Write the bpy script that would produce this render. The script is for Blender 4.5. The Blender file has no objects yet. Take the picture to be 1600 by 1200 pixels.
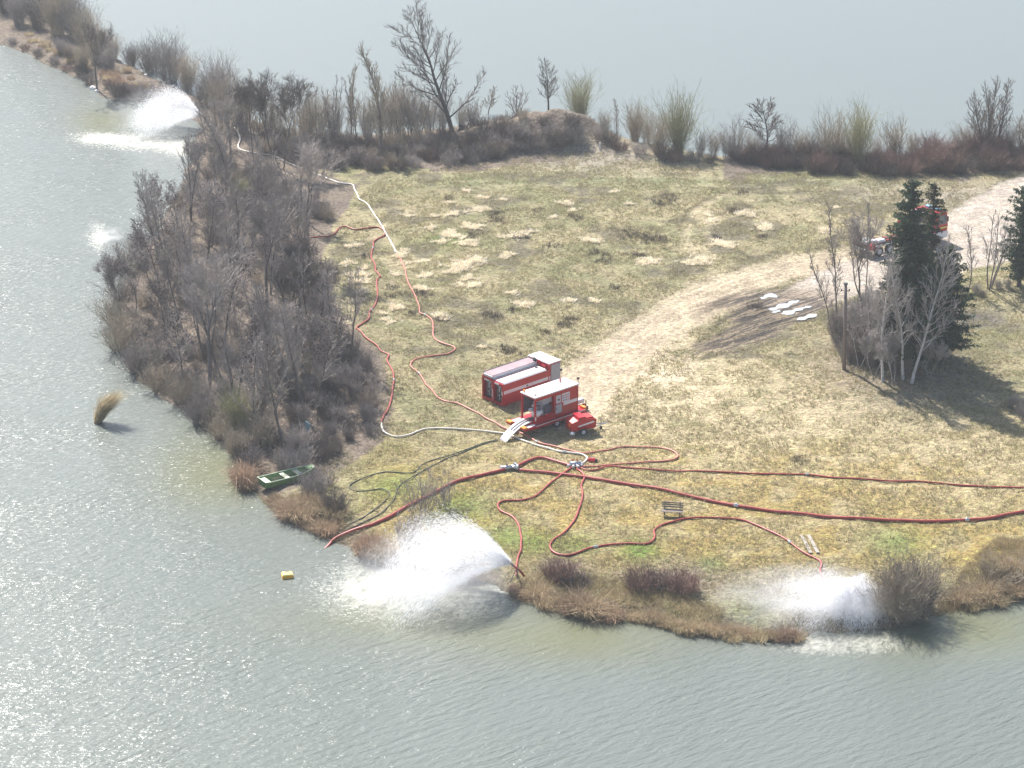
import bpy, math, random
import numpy as np
from mathutils import Vector, Matrix

R = math.radians
scene = bpy.context.scene
COL = scene.collection

# ------------------------------------------------------------------ camera
CAM_H, PITCH, FPX = 71.0, R(22.0), 3577.0          # height (m), downward pitch, focal length in photo pixels
cd = bpy.data.cameras.new('camera'); cam = bpy.data.objects.new('camera', cd); COL.objects.link(cam)
cam.location = (0, 0, CAM_H); cam.rotation_euler = (R(90) - PITCH, 0, 0)
cd.sensor_width = 36.0; cd.lens = FPX / 1600 * 36.0; cd.clip_start = 1; cd.clip_end = 6000
scene.camera = cam

# ------------------------------------------------------------------ sky, sun, exposure
SUN_EL, SUN_AZ = R(47), R(-29)                      # azimuth clockwise from +Y
w = bpy.data.worlds.new("World"); scene.world = w; w.use_nodes = True
nt = w.node_tree; sk = nt.nodes.new('ShaderNodeTexSky'); sk.sky_type = 'NISHITA'; sk.sun_disc = False
sk.sun_elevation = SUN_EL; sk.sun_rotation = SUN_AZ; sk.air_density = 1.0; sk.dust_density = 1.5; sk.ozone_density = 1.0
nt.links.new(sk.outputs[0], nt.nodes['Background'].inputs[0]); nt.nodes['Background'].inputs[1].default_value = 0.085
sd = bpy.data.lights.new('sun', 'SUN'); sun = bpy.data.objects.new('sun', sd); COL.objects.link(sun)
sd.energy = 5.0; sd.angle = R(0.55); sd.color = (1.0, 0.955, 0.89)
sdir = Vector((math.sin(SUN_AZ) * math.cos(SUN_EL), math.cos(SUN_AZ) * math.cos(SUN_EL), math.sin(SUN_EL)))
sun.rotation_euler = sdir.to_track_quat('Z', 'Y').to_euler(); sun.location = (0, 200, 120)
vs = scene.view_settings
vs.view_transform = 'Standard'; vs.look = 'None'; vs.gamma = 1.0; vs.use_curve_mapping = False; vs.exposure = 1.0
scene.cycles.volume_bounces = 2; scene.cycles.max_bounces = 6; scene.cycles.transparent_max_bounces = 12

# ------------------------------------------------------------------ noise and geometry of the land
_lat = np.random.RandomState(5).rand(256, 256)
def vnoise(x, y, s):
    x = np.asarray(x, float) / s + 1000.3; y = np.asarray(y, float) / s + 1000.7
    xi = np.floor(x).astype(int); yi = np.floor(y).astype(int); fx = x - xi; fy = y - yi
    fx = fx * fx * (3 - 2 * fx); fy = fy * fy * (3 - 2 * fy)
    a = _lat[xi % 256, yi % 256]; b = _lat[(xi + 1) % 256, yi % 256]; c = _lat[xi % 256, (yi + 1) % 256]; d = _lat[(xi + 1) % 256, (yi + 1) % 256]
    return (a * (1 - fx) + b * fx) * (1 - fy) + (c * (1 - fx) + d * fx) * fy * 1.0
def fbm(x, y, s, o=4, g=.55):
    t = 0; a = 1; n = 0
    for i in range(o):
        t = t + a * vnoise(x + 17.3 * i, y - 9.1 * i, s / 2 ** i); n += a; a *= g
    return t / n
SP, CP = math.sin(PITCH), math.cos(PITCH)
def ray(px, py):
    u = (px - 800) / FPX; v = -(py - 600) / FPX
    return np.array([u, CP + v * SP, -SP + v * CP])
def plane_pt(px, py, z=0.0):
    d = ray(px, py); t = (z - CAM_H) / d[2]
    return d[0] * t, d[1] * t
def topix(x, y, z):
    yy = y; zz = z - CAM_H
    dep = yy * CP - zz * SP; v = yy * SP + zz * CP
    return 800 + FPX * x / dep, 600 - FPX * v / dep
def W(pts, z=0.0): return np.array([plane_pt(a, b, z) for a, b in pts])

near_px = [(1750,915),(1600,937),(1560,940),(1500,953),(1440,970),(1400,980),(1350,988),(1290,990),(1250,1000),(1200,1003),(1150,992),
 (1100,1000),(1050,990),(990,972),(965,972),(900,962),(850,950),(805,938),(780,925),(745,905),(700,895),(640,888),(600,885),(560,872),
 (545,855),(520,845),(490,835),(450,812),(420,790),(395,768),(375,740),(365,715),(340,690),(310,665),(280,640),(250,620),(215,595),
 (190,565),(175,520),(180,480),(195,440),(222,400),(248,360),(272,310),(290,260),(305,225),(312,203),(300,183),(265,168),(225,158),(190,160),
 (160,152),(125,125),(80,105),(40,85),(0,70),(-60,45),(-220,-20)]
far_px = [(-220,-75),(0,0),(80,30),(150,70),(200,100),(260,130),(330,158),(400,190),(480,208),(560,212),(640,205),(700,200),(760,188),
 (860,188),(925,203),(960,214),(1000,224),(1060,234),(1110,242),(1150,245),(1250,248),(1350,247),(1450,242),(1520,238),(1600,236),(1750,230)]
LAND = np.concatenate([np.array([[128.0, W([(1750, 915)])[0, 1] - 8]]), W(near_px), W(far_px), np.array([[128.0, W([(1750, 230)])[0, 1] + 6]])])
def seg_dist(x, y, P, closed=False):
    best = np.full(np.shape(x), 1e9); n = len(P)
    for i in range(n if closed else n - 1):
        a = P[i]; b = P[(i + 1) % n]; d = b - a; L = max(d @ d, 1e-9)
        t = np.clip(((x - a[0]) * d[0] + (y - a[1]) * d[1]) / L, 0, 1)
        q = (x - a[0] - t * d[0]) ** 2 + (y - a[1] - t * d[1]) ** 2
        best = np.minimum(best, q)
    return np.sqrt(best)
def inside(x, y, P):
    r = np.zeros(np.shape(x), bool); n = len(P)
    for i in range(n):
        x1, y1 = P[i]; x2, y2 = P[(i + 1) % n]
        if y1 == y2: continue
        c = (y1 > y) != (y2 > y)
        r ^= c & (x < (x2 - x1) * (y - y1) / (y2 - y1) + x1)
    return r
def sdist(x, y):
    d = seg_dist(x, y, LAND, True) 
    d = np.where(inside(x, y, LAND), d, -d)
    return d + (fbm(x, y, 3.0, 3) - .5) * 1.5
def gauss(x, y, px, py, rx, ry, rot=0, z=.6):
    cx, cy = plane_pt(px, py, z); c, s = math.cos(rot), math.sin(rot)
    dx = (x - cx) * c + (y - cy) * s; dy = -(x - cx) * s + (y - cy) * c
    return np.exp(-(dx / rx) ** 2 - (dy / ry) ** 2)
def height_base(x, y, sd):
    h = np.clip(sd / 2.2, -1, 1); h = np.where(h > 0, h * h * (3 - 2 * h) * .55, h * .9)
    k = np.clip(sd / 3, 0, 1)
    h = h + k * .10 * (np.clip(sd, 0, 12) / 12)
    h = h + k * (fbm(x, y, 9, 3) - .5) * .35
    m = gauss(x, y, 845, 222, 6, 3.6) * 2.9 + gauss(x, y, 905, 224, 3.5, 3) * 1.6 + gauss(x, y, 740, 226, 5, 3) * 1.3
    m = m + gauss(x, y, 1000, 240, 4, 3) * .8
    m = m + gauss(x, y, 1420, 585, 4.2, 6) * .9 + gauss(x, y, 1545, 452, 4, 4) * .5 - gauss(x, y, 1520, 490, 3, 4) * .45
    m = m + gauss(x, y, 1570, 880, 4, 4) * .8
    h = h + k * m * (.8 + .4 * fbm(x, y, 2.5, 2))
    return h
def H(x, y):
    x = np.atleast_1d(np.asarray(x, float)); y = np.atleast_1d(np.asarray(y, float))
    return height_base(x, y, sdist(x, y))
def h1(x, y): return float(H(x, y)[0])
def at(px, py, up=0.0):
    """where the line of sight meets the land (plus `up`), by iteration"""
    z = .6
    for _ in range(8):
        x, y = plane_pt(px, py, z + up); z = .5 * z + .5 * max(h1(x, y), 0.0)
    x, y = plane_pt(px, py, z + up)
    return Vector((x, y, max(h1(x, y), 0.0)))

# ------------------------------------------------------------------ object helpers
def link(o, parent=None):
    COL.objects.link(o)
    if parent is not None: o.parent = parent
    return o
def tag(o, label=None, cat=None, group=None, kind=None):
    if label: o['label'] = label
    if cat: o['category'] = cat
    if group: o['group'] = group
    if kind: o['kind'] = kind
    return o
def empty(name, loc, rz=0.0, label=None, cat=None, group=None):
    o = bpy.data.objects.new(name, None); o.location = loc; o.rotation_euler = (0, 0, rz); o.empty_display_size = .3
    link(o); return tag(o, label, cat, group)
def np_mesh(name, verts, faces, m=None, smooth=False, cols=None):
    """faces: (N,3) or (N,4) array"""
    me = bpy.data.meshes.new(name); verts = np.asarray(verts, np.float32); faces = np.asarray(faces, np.int32)
    k = faces.shape[1]
    me.vertices.add(len(verts)); me.vertices.foreach_set('co', verts.ravel())
    me.loops.add(faces.size); me.loops.foreach_set('vertex_index', faces.ravel())
    me.polygons.add(len(faces)); me.polygons.foreach_set('loop_start', np.arange(0, faces.size, k, dtype=np.int32))
    if smooth: me.polygons.foreach_set('use_smooth', np.ones(len(faces), bool))
    me.update(calc_edges=True)
    if cols is not None:
        for nm, c in cols.items():
            a = me.color_attributes.new(nm, 'FLOAT_COLOR', 'POINT')
            c4 = np.ones((len(verts), 4), np.float32); c4[:, :c.shape[1]] = c
            a.data.foreach_set('color', c4.ravel())
    if m: me.materials.append(m)
    return me
def obj(name, me, parent=None, loc=(0, 0, 0), rz=0.0):
    o = bpy.data.objects.new(name, me); o.location = loc; o.rotation_euler = (0, 0, rz)
    return link(o, parent)
class MB:
    """collects solids, then links them as ONE mesh"""
    def __init__(s): s.v = []; s.f = []
    def add(s, vs, fs):
        n = len(s.v); s.v += [tuple(v) for v in vs]; s.f += [tuple(i + n for i in f) for f in fs]; return s
    def box(s, x0, x1, y0, y1, z0, z1, b=0.0):
        if b <= 0:
            return s.add([(x0,y0,z0),(x1,y0,z0),(x1,y1,z0),(x0,y1,z0),(x0,y0,z1),(x1,y0,z1),(x1,y1,z1),(x0,y1,z1)],
                [(3,2,1,0),(4,5,6,7),(0,1,5,4),(1,2,6,5),(2,3,7,6),(3,0,4,7)])
        vs = [(x0,y0,z0),(x1,y0,z0),(x1,y1,z0),(x0,y1,z0),(x0,y0,z1-b),(x1,y0,z1-b),(x1,y1,z1-b),(x0,y1,z1-b),
              (x0+b,y0+b,z1),(x1-b,y0+b,z1),(x1-b,y1-b,z1),(x0+b,y1-b,z1)]
        return s.add(vs, [(3,2,1,0),(0,1,5,4),(1,2,6,5),(2,3,7,6),(3,0,4,7),(4,5,9,8),(5,6,10,9),(6,7,11,10),(7,4,8,11),(8,9,10,11)])
    def cyl(s, p0, p1, r0, r1=None, n=12, cap=True):
        r1 = r0 if r1 is None else r1
        p0 = Vector(p0); p1 = Vector(p1); d = (p1 - p0).normalized(); a = d.orthogonal().normalized(); b = d.cross(a)
        vs = []
        for p, r in ((p0, r0), (p1, r1)):
            for i in range(n):
                t = 2 * math.pi * i / n; vs.append(p + (a * math.cos(t) + b * math.sin(t)) * r)
        fs = [(i, (i + 1) % n, n + (i + 1) % n, n + i) for i in range(n)]
        if cap: fs += [tuple(range(n))[::-1], tuple(range(n, 2 * n))]
        return s.add(vs, fs)
    def tube(s, pts, r, n=8):
        pts = [Vector(p) for p in pts]; m = len(pts); vs = []; rr = r if hasattr(r, '__len__') else [r] * m
        for i, p in enumerate(pts):
            d = (pts[min(i + 1, m - 1)] - pts[max(i - 1, 0)]).normalized()
            a = d.cross(Vector((0, 0, 1)))
            a = a.normalized() if a.length > 1e-3 else Vector((1, 0, 0)); b = a.cross(d)
            for k in range(n):
                t = 2 * math.pi * k / n; vs.append(p + (a * math.cos(t) + b * math.sin(t)) * rr[i])
        fs = [(i * n + k, i * n + (k + 1) % n, (i + 1) * n + (k + 1) % n, (i + 1) * n + k) for i in range(m - 1) for k in range(n)]
        fs += [tuple(range(n))[::-1], tuple(range((m - 1) * n, m * n))]
        return s.add(vs, fs)
    def prism(s, prof, y0, y1):
        """closed x,z outline extruded along y"""
        n = len(prof); vs = [(x, y0, z) for x, z in prof] + [(x, y1, z) for x, z in prof]
        fs = [(i, (i + 1) % n, n + (i + 1) % n, n + i) for i in range(n)] + [tuple(range(n))[::-1], tuple(range(n, 2 * n))]
        return s.add(vs, fs)
    def build(s, name, m, parent=None, smooth=False, loc=(0, 0, 0), rz=0.0):
        me = bpy.data.meshes.new(name); me.from_pydata(s.v, [], s.f); me.materials.append(m)
        if smooth: me.shade_smooth()
        me.update(); return obj(name, me, parent, loc, rz)
def copy_thing(root, loc, rz=None, scale=None, label=None):
    c = root.copy(); COL.objects.link(c); c.location = loc
    if rz is not None: c.rotation_euler = (0, 0, rz)
    if scale is not None: c.scale = scale if hasattr(scale, '__len__') else (scale,) * 3
    if label: c['label'] = label
    for ch in root.children:
        d = ch.copy(); COL.objects.link(d); d.parent = c
    return c

# ------------------------------------------------------------------ materials
def newmat(name):
    m = bpy.data.materials.new(name); m.use_nodes = True; n = m.node_tree; return m, n, n.nodes['Principled BSDF']
def mat(name, c, rough=.6, metal=0.0, var=.12, scale=8.0, bump=0.0, spec=.4, transl=0.0, rnd=0.0):
    m, n, p = newmat(name); N = n.nodes; L = n.links
    tc = N.new('ShaderNodeTexCoord'); nz = N.new('ShaderNodeTexNoise'); nz.inputs['Scale'].default_value = scale; nz.inputs['Detail'].default_value = 4
    L.new(tc.outputs['Object'], nz.inputs['Vector'])
    mp = N.new('ShaderNodeMapRange'); mp.inputs[1].default_value = .25; mp.inputs[2].default_value = .75
    mp.inputs[3].default_value = 1 - var; mp.inputs[4].default_value = 1 + var; L.new(nz.outputs[0], mp.inputs[0])
    hs = N.new('ShaderNodeHueSaturation'); hs.inputs['Color'].default_value = (*c, 1); L.new(mp.outputs[0], hs.inputs['Value'])
    if rnd:
        oi = N.new('ShaderNodeObjectInfo'); m2 = N.new('ShaderNodeMapRange'); m2.inputs[3].default_value = 1 - rnd; m2.inputs[4].default_value = 1 + rnd
        L.new(oi.outputs['Random'], m2.inputs[0]); mm = N.new('ShaderNodeMath'); mm.operation = 'MULTIPLY'
        L.new(mp.outputs[0], mm.inputs[0]); L.new(m2.outputs[0], mm.inputs[1]); L.new(mm.outputs[0], hs.inputs['Value'])
    L.new(hs.outputs[0], p.inputs['Base Color'])
    p.inputs['Roughness'].default_value = rough; p.inputs['Metallic'].default_value = metal; p.inputs['Specular IOR Level'].default_value = spec
    if bump:
        b = N.new('ShaderNodeBump'); b.inputs['Strength'].default_value = bump; b.inputs['Distance'].default_value = .02
        L.new(nz.outputs[0], b.inputs['Height']); L.new(b.outputs[0], p.inputs['Normal'])
    if transl:
        t = N.new('ShaderNodeBsdfTranslucent'); L.new(hs.outputs[0], t.inputs[0]); mx = N.new('ShaderNodeMixShader'); mx.inputs[0].default_value = transl
        L.new(p.outputs[0], mx.inputs[1]); L.new(t.outputs[0], mx.inputs[2]); L.new(mx.outputs[0], N['Material Output'].inputs[0])
    return m
RED = mat('red_paint', (.44, .006, .016), .32, var=.07, scale=2, spec=.5)
RED2 = mat('dull_red_paint', (.42, .02, .02), .5, var=.15, scale=5)
WHITE = mat('white_paint', (.78, .77, .78), .45, var=.05, scale=3)
GREY = mat('grey_shutter', (.42, .43, .46), .45, var=.06, scale=4)
LGREY = mat('light_grey_panel', (.58, .58, .6), .5, var=.1, scale=6)
DGREY = mat('dark_grey_metal', (.10, .10, .12), .5, var=.2, scale=6)
BLACK = mat('black_rubber', (.03, .03, .033), .8, var=.2)
STEEL = mat('bare_steel', (.5, .52, .55), .3, metal=.8, var=.15)
ORANGE = mat('orange_plastic', (.85, .28, .03), .5)
GLASS = mat('dark_glass', (.10, .13, .15), .08, var=.1, spec=.8)
BLUE = mat('blue_drum', (.05, .06, .25), .5)
YELLOW = mat('yellow_plastic', (.85, .5, .03), .5, var=.1)
LIME = mat('lime_stripe', (.7, .75, .1), .5)
HOSERED = mat('red_rubber_hose', (.34, .05, .042), .42, var=.18, scale=3, spec=.5)
HOSEPINK = mat('faded_red_hose', (.52, .17, .13), .45, var=.2, scale=2, spec=.5)
HOSEWHITE = mat('white_canvas_hose', (.75, .70, .62), .6, var=.1, scale=3)
HOSEDARK = mat('dark_green_hose', (.045, .06, .045), .45, var=.2)
BOATG = mat('green_boat_hull', (.15, .26, .09), .5, var=.25, scale=3)
BOATP = mat('pale_green_seat', (.55, .62, .46), .5, var=.1)
WOOD = mat('weathered_wood', (.22, .18, .16), .8, var=.3, scale=12, bump=.3)
STONE = mat('pale_stone', (.34, .31, .27), .9, var=.2, scale=10, bump=.5)
BARK = mat('dark_bark', (.11, .095, .09), .9, var=.3, scale=5, bump=.5, rnd=.25)
BARKG = mat('grey_bark', (.15, .13, .125), .9, var=.3, scale=5, bump=.5, rnd=.2)
BIRCH = mat('birch_bark', (.55, .52, .50), .8, var=.35, scale=4, bump=.3, rnd=.1)
TWIG = mat('purple_brown_twigs', (.33, .29, .27), .85, var=.25, scale=1.2, rnd=.3)
TWIGB = mat('beige_twigs', (.38, .32, .245), .85, var=.2, scale=1, rnd=.2)
TWIGY = mat('yellow_green_twigs', (.36, .34, .19), .85, var=.2, scale=1, rnd=.15)
TWIGR = mat('reddish_twigs', (.235, .15, .125), .85, var=.3, scale=1, rnd=.25)
TWIGW = mat('birch_twigs', (.42, .38, .36), .85, var=.25, scale=1)
TWIGD = mat('dark_brown_twigs', (.185, .15, .13), .85, var=.25, scale=1, rnd=.25)
BUD = mat('alder_cones', (.075, .05, .05), .9, var=.3, rnd=.2)
REED = mat('dry_reed', (.43, .335, .22), .85, var=.3, scale=1.2, transl=.35, rnd=.15)
REEDR = mat('red_brown_reed', (.36, .255, .18), .85, var=.3, scale=1.2, transl=.3, rnd=.2)
STRAWD = mat('tan_grass', (.46, .38, .24), .85, var=.3, scale=1.2, transl=.35, rnd=.2)
STRAW = mat('bleached_straw', (.88, .80, .64), .85, var=.12, scale=1.5, transl=.15, rnd=.08)
NEEDLE = mat('spruce_needles', (.055, .088, .048), .7, var=.5, scale=1.6, transl=.3)
NEEDLEB = mat('brown_green_needles', (.10, .10, .055), .7, var=.45, scale=1.6, transl=.3)

def ground_mat():
    m, n, p = newmat('ground'); N = n.nodes; L = n.links
    at_ = N.new('ShaderNodeVertexColor'); at_.layer_name = 'albedo'
    mk = N.new('ShaderNodeVertexColor'); mk.layer_name = 'mask'
    sp = N.new('ShaderNodeSeparateColor'); L.new(mk.outputs[0], sp.inputs[0])
    g = N.new('ShaderNodeNewGeometry')
    def nz(s, d=3, r=.6, w=0):
        q = N.new('ShaderNodeTexNoise'); q.inputs['Scale'].default_value = s; q.inputs['Detail'].default_value = d; q.inputs['Roughness'].default_value = r
        q.inputs['Distortion'].default_value = w; L.new(g.outputs['Position'], q.inputs['Vector']); return q
    n1 = nz(2.6, 4, .65, .6); n2 = nz(9, 3, .7); n3 = nz(.7, 3)
    def rng(src, a, b, c, d):
        q = N.new('ShaderNodeMapRange'); q.inputs[1].default_value = a; q.inputs[2].default_value = b; q.inputs[3].default_value = c; q.inputs[4].default_value = d
        L.new(src, q.inputs[0]); return q.outputs[0]
    def mth(op, a, b):
        q = N.new('ShaderNodeMath'); q.operation = op
        for i, v in enumerate((a, b)):
            if isinstance(v, (int, float)): q.inputs[i].default_value = v
            else: L.new(v, q.inputs[i])
        return q.outputs[0]
    v = mth('MULTIPLY', rng(n1.outputs[0], .3, .7, .62, 1.36), rng(n2.outputs[0], .3, .7, .76, 1.22))
    n5 = nz(5.2, 3, .7, .8); v = mth('MULTIPLY', v, rng(n5.outputs[0], .35, .65, .78, 1.22)); v = mth('MULTIPLY', v, rng(n3.outputs[0], .3, .7, .9, 1.1))
    # straw / green split inside the turf
    hs = N.new('ShaderNodeHueSaturation'); L.new(at_.outputs[0], hs.inputs['Color']); L.new(v, hs.inputs['Value'])
    L.new(rng(n1.outputs[1], .35, .65, .47, .53), hs.inputs['Hue'])
    # twiggy dark specks where litter lies (mask.r)
    n4 = nz(16, 2, .7, 1.5)
    dark = mth('MULTIPLY', sp.outputs[0], rng(n4.outputs[0], .45, .6, 0, .55))
    mx = N.new('ShaderNodeMix'); mx.data_type = 'RGBA'; L.new(dark, mx.inputs[0]); L.new(hs.outputs[0], mx.inputs[6]); mx.inputs[7].default_value = (.09, .07, .065, 1)
    L.new(mx.outputs[2], p.inputs['Base Color']); p.inputs['Roughness'].default_value = .95; p.inputs['Specular IOR Level'].default_value = .15
    hsum = mth('ADD', mth('MULTIPLY', n1.outputs[0], .9), mth('MULTIPLY', n2.outputs[0], .38))
    hsum = mth('MULTIPLY', hsum, rng(sp.outputs[1], 0, 1, 1, .35))
    b = N.new('ShaderNodeBump'); b.inputs['Strength'].default_value = 1.0; b.inputs['Distance'].default_value = .42
    L.new(hsum, b.inputs['Height']); L.new(b.outputs[0], p.inputs['Normal'])
    # tyre streaks across the churned mud (mask.b), running the way the ruts run
    mp = N.new('ShaderNodeMapping'); mp.vector_type = 'TEXTURE'; mp.inputs['Rotation'].default_value = (0, 0, R(41)); mp.inputs['Scale'].default_value = (9, .6, 1); L.new(g.outputs['Position'], mp.inputs['Vector'])
    ns = N.new('ShaderNodeTexNoise'); ns.inputs['Scale'].default_value = 1.3; ns.inputs['Detail'].default_value = 5; ns.inputs['Roughness'].default_value = .68; ns.inputs['Distortion'].default_value = .35; L.new(mp.outputs[0], ns.inputs['Vector'])
    st = mth('MULTIPLY', rng(ns.outputs[0], .47, .54, 0, 1), sp.outputs[2])
    m3 = N.new('ShaderNodeMix'); m3.data_type = 'RGBA'; L.new(st, m3.inputs[0]); L.new(mx.outputs[2], m3.inputs[6]); m3.inputs[7].default_value = (.045, .034, .027, 1); L.new(m3.outputs[2], p.inputs['Base Color'])
    L.new(rng(st, 0, 1, .95, .5), p.inputs['Roughness'])
    return m
GROUND = ground_mat()

def water_mat():
    m, n, p = newmat('lake_water'); N = n.nodes; L = n.links
    g = N.new('ShaderNodeNewGeometry'); mk = N.new('ShaderNodeVertexColor'); mk.layer_name = 'mask'
    sp = N.new('ShaderNodeSeparateColor'); L.new(mk.outputs[0], sp.inputs[0])
    def nz(s, rot, sc, d=3, r=.55, w=.3):
        mp = N.new('ShaderNodeMapping'); mp.vector_type = 'TEXTURE'; mp.inputs['Rotation'].default_value = (0, 0, -rot); mp.inputs['Scale'].default_value = tuple(1 / q_ for q_ in sc)
        L.new(g.outputs['Position'], mp.inputs['Vector'])
        q = N.new('ShaderNodeTexNoise'); q.inputs['Scale'].default_value = s; q.inputs['Detail'].default_value = d; q.inputs['Roughness'].default_value = r
        q.inputs['Distortion'].default_value = w; L.new(mp.outputs[0], q.inputs['Vector']); return q.outputs[0]
    def mth(op, a, b, c=None):
        q = N.new('ShaderNodeMath'); q.operation = op
        for i, v in enumerate((a, b, c)):
            if v is None: continue
            if isinstance(v, (int, float)): q.inputs[i].default_value = v
            else: L.new(v, q.inputs[i])
        return q.outputs[0]
    def rng(src, a, b, c, d):
        q = N.new('ShaderNodeMapRange'); q.inputs[1].default_value = a; q.inputs[2].default_value = b; q.inputs[3].default_value = c; q.inputs[4].default_value = d
        L.new(src, q.inputs[0]); return q.outputs[0]
    w1 = nz(1.45, R(-32), (.40, 1.35, 1), 4, .6, .5)
    w2 = nz(4.0, R(-22), (.45, 1.2, 1), 3, .6, .6)
    w3 = nz(.11, R(20), (1, 1, 1), 2, .5, .2)
    wv = N.new('ShaderNodeTexWave'); wv.wave_type = 'BANDS'; wv.bands_direction = 'Y'; wv.wave_profile = 'SIN'
    wv.inputs['Scale'].default_value = .42; wv.inputs['Distortion'].default_value = 7.5; wv.inputs['Detail'].default_value = 3.5; wv.inputs['Detail Scale'].default_value = 1.1; wv.inputs['Detail Roughness'].default_value = .6
    mpw = N.new('ShaderNodeMapping'); mpw.inputs['Rotation'].default_value = (0, 0, R(-36)); L.new(g.outputs['Position'], mpw.inputs['Vector']); L.new(mpw.outputs[0], wv.inputs['Vector'])
    hgt = mth('ADD', mth('ADD', mth('MULTIPLY', w1, .75), mth('MULTIPLY', w2, .30)), mth('MULTIPLY', wv.outputs['Fac'], .09))
    gust = rng(w3, .3, .7, .7, 1.2)
    hgt = mth('MULTIPLY', mth('MULTIPLY', hgt, gust), sp.outputs[1])
    ch = nz(2.4, 0, (1, 1, 1), 5, .7, 1.6)
    hgt = mth('ADD', hgt, mth('MULTIPLY', mth('MULTIPLY', ch, sp.outputs[0]), .9))
    b = N.new('ShaderNodeBump'); b.inputs['Strength'].default_value = 1.0; b.inputs['Distance'].default_value = .165
    L.new(hgt, b.inputs['Height']); L.new(b.outputs[0], p.inputs['Normal'])
    # silt, and foam where the jets land
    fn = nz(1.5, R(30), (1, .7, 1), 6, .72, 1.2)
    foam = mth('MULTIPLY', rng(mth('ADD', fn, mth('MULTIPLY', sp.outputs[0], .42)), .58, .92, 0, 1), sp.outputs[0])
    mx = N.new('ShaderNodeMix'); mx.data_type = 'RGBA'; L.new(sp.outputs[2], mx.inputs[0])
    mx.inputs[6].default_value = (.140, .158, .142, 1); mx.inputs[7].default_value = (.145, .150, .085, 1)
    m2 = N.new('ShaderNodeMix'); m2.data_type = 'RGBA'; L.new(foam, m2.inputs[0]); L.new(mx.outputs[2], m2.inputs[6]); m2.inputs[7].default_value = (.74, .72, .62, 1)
    L.new(m2.outputs[2], p.inputs['Base Color'])
    L.new(rng(foam, 0, 1, .24, .6), p.inputs['Roughness']); p.inputs['IOR'].default_value = 1.333
    p.inputs['Specular IOR Level'].default_value = .85
    return m
LAKE = water_mat()

# ------------------------------------------------------------------ the ground
STEP = .3
xs = np.arange(-92, 128.01, STEP); ys = np.arange(112, 372, STEP)
GX, GY = np.meshgrid(xs, ys, indexing='ij'); fx = GX.ravel(); fy = GY.ravel()
bb = inside(fx, fy, LAND)
coarse = seg_dist(fx[::1], fy, LAND[::1], True) if False else None
# distance only where it matters: land and a margin
sdv = np.full(fx.shape, -9.0)
pxs, pys = topix(fx, fy, 0 * fx)
cand = bb.copy().reshape(GX.shape)
for _ in range(8):
    c2 = cand.copy(); c2[1:] |= cand[:-1]; c2[:-1] |= cand[1:]; c2[:, 1:] |= cand[:, :-1]; c2[:, :-1] |= cand[:, 1:]; cand = c2
ci = np.where(cand.ravel())[0]
sdv[ci] = sdist(fx[ci], fy[ci])
hv = np.full(fx.shape, -1.0); hv[ci] = height_base(fx[ci], fy[ci], sdv[ci])
keep = sdv > -1.6
ki = np.where(keep)[0]; X = fx[ki]; Y = fy[ki]; SD = sdv[ki]; Z = hv[ki]
PX, PY = topix(X, Y, Z)

def band(pts, z=.65): return seg_dist(X, Y, W(pts, z))
def lerp(c, t, k):
    k = np.clip(k, 0, 1)[:, None]; return c * (1 - k) + np.array(t)[None] * k
def sm(a, b, x):
    t = np.clip((x - a) / (b - a), 0, 1); return t * t * (3 - 2 * t)
def pin(pts): return inside(PX, PY, np.array(pts, float))
def blob(px, py, rx, ry, z=.6):
    """soft round patch: rx, ry in metres"""
    return gauss(X, Y, px, py, rx, ry)
nA = fbm(X, Y, 7, 4); nB = fbm(X + 50, Y, 2.2, 4); nC = fbm(X, Y + 90, 1.0, 3); nD = fbm(X - 70, Y, 14, 3)
col = np.tile(np.array([[.315, .275, .160]]), (len(X), 1))
col = lerp(col, (.222, .218, .112), sm(.45, .66, nB) * .8)                       # greener turf
col = lerp(col, (.46, .385, .24), sm(.50, .66, nA) * .45)                        # straw
# ochre lawn towards the near shore
och = sm(640, 740, PY + 60 * (nD - .5)) * (1 - sm(860, 930, PY)) * sm(520, 640, PX)
col = lerp(col, (.36, .265, .095), och * (.35 + .5 * sm(.4, .6, nB)))
# pale trodden straw right of the containers
pale = np.maximum(blob(1040, 620, 11, 15), blob(1230, 640, 11, 12) * .85)
pale = np.maximum(pale, blob(1480, 700, 12, 10) * .55)
col = lerp(col, (.52, .43, .27), pale * (.35 + .9 * sm(.38, .6, nC)))
wht = blob(1010, 585, 4.5, 6)
col = lerp(col, (.66, .56, .40), wht * sm(.42, .6, nC))
pk = np.maximum(blob(1060, 350, 3.2, 5), blob(1090, 385, 3, 4))
col = lerp(col, (.50, .42, .27), pk * sm(.4, .6, nC) * .7)
for gx, gy, rr in ((1000,862,1.3),(720,792,2.2),(840,850,1.6),(1110,882,1.0),(790,840,1.6),(1400,850,2),(620,760,2),(1180,952,2.2),(900,855,1.4),(690,375,2)):
    col = lerp(col, (.15, .25, .05), blob(gx, gy, rr, rr * 1.3) * (.6 if gx != 1000 else .95))
col = lerp(col, (.19, .23, .11), blob(800, 282, 14, 3) * .5 + blob(1150, 285, 16, 2) * .5)
# greyish gravelly bank under the mound
col = lerp(col, (.37, .32, .27), blob(930, 245, 10, 6) * .8)
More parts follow.
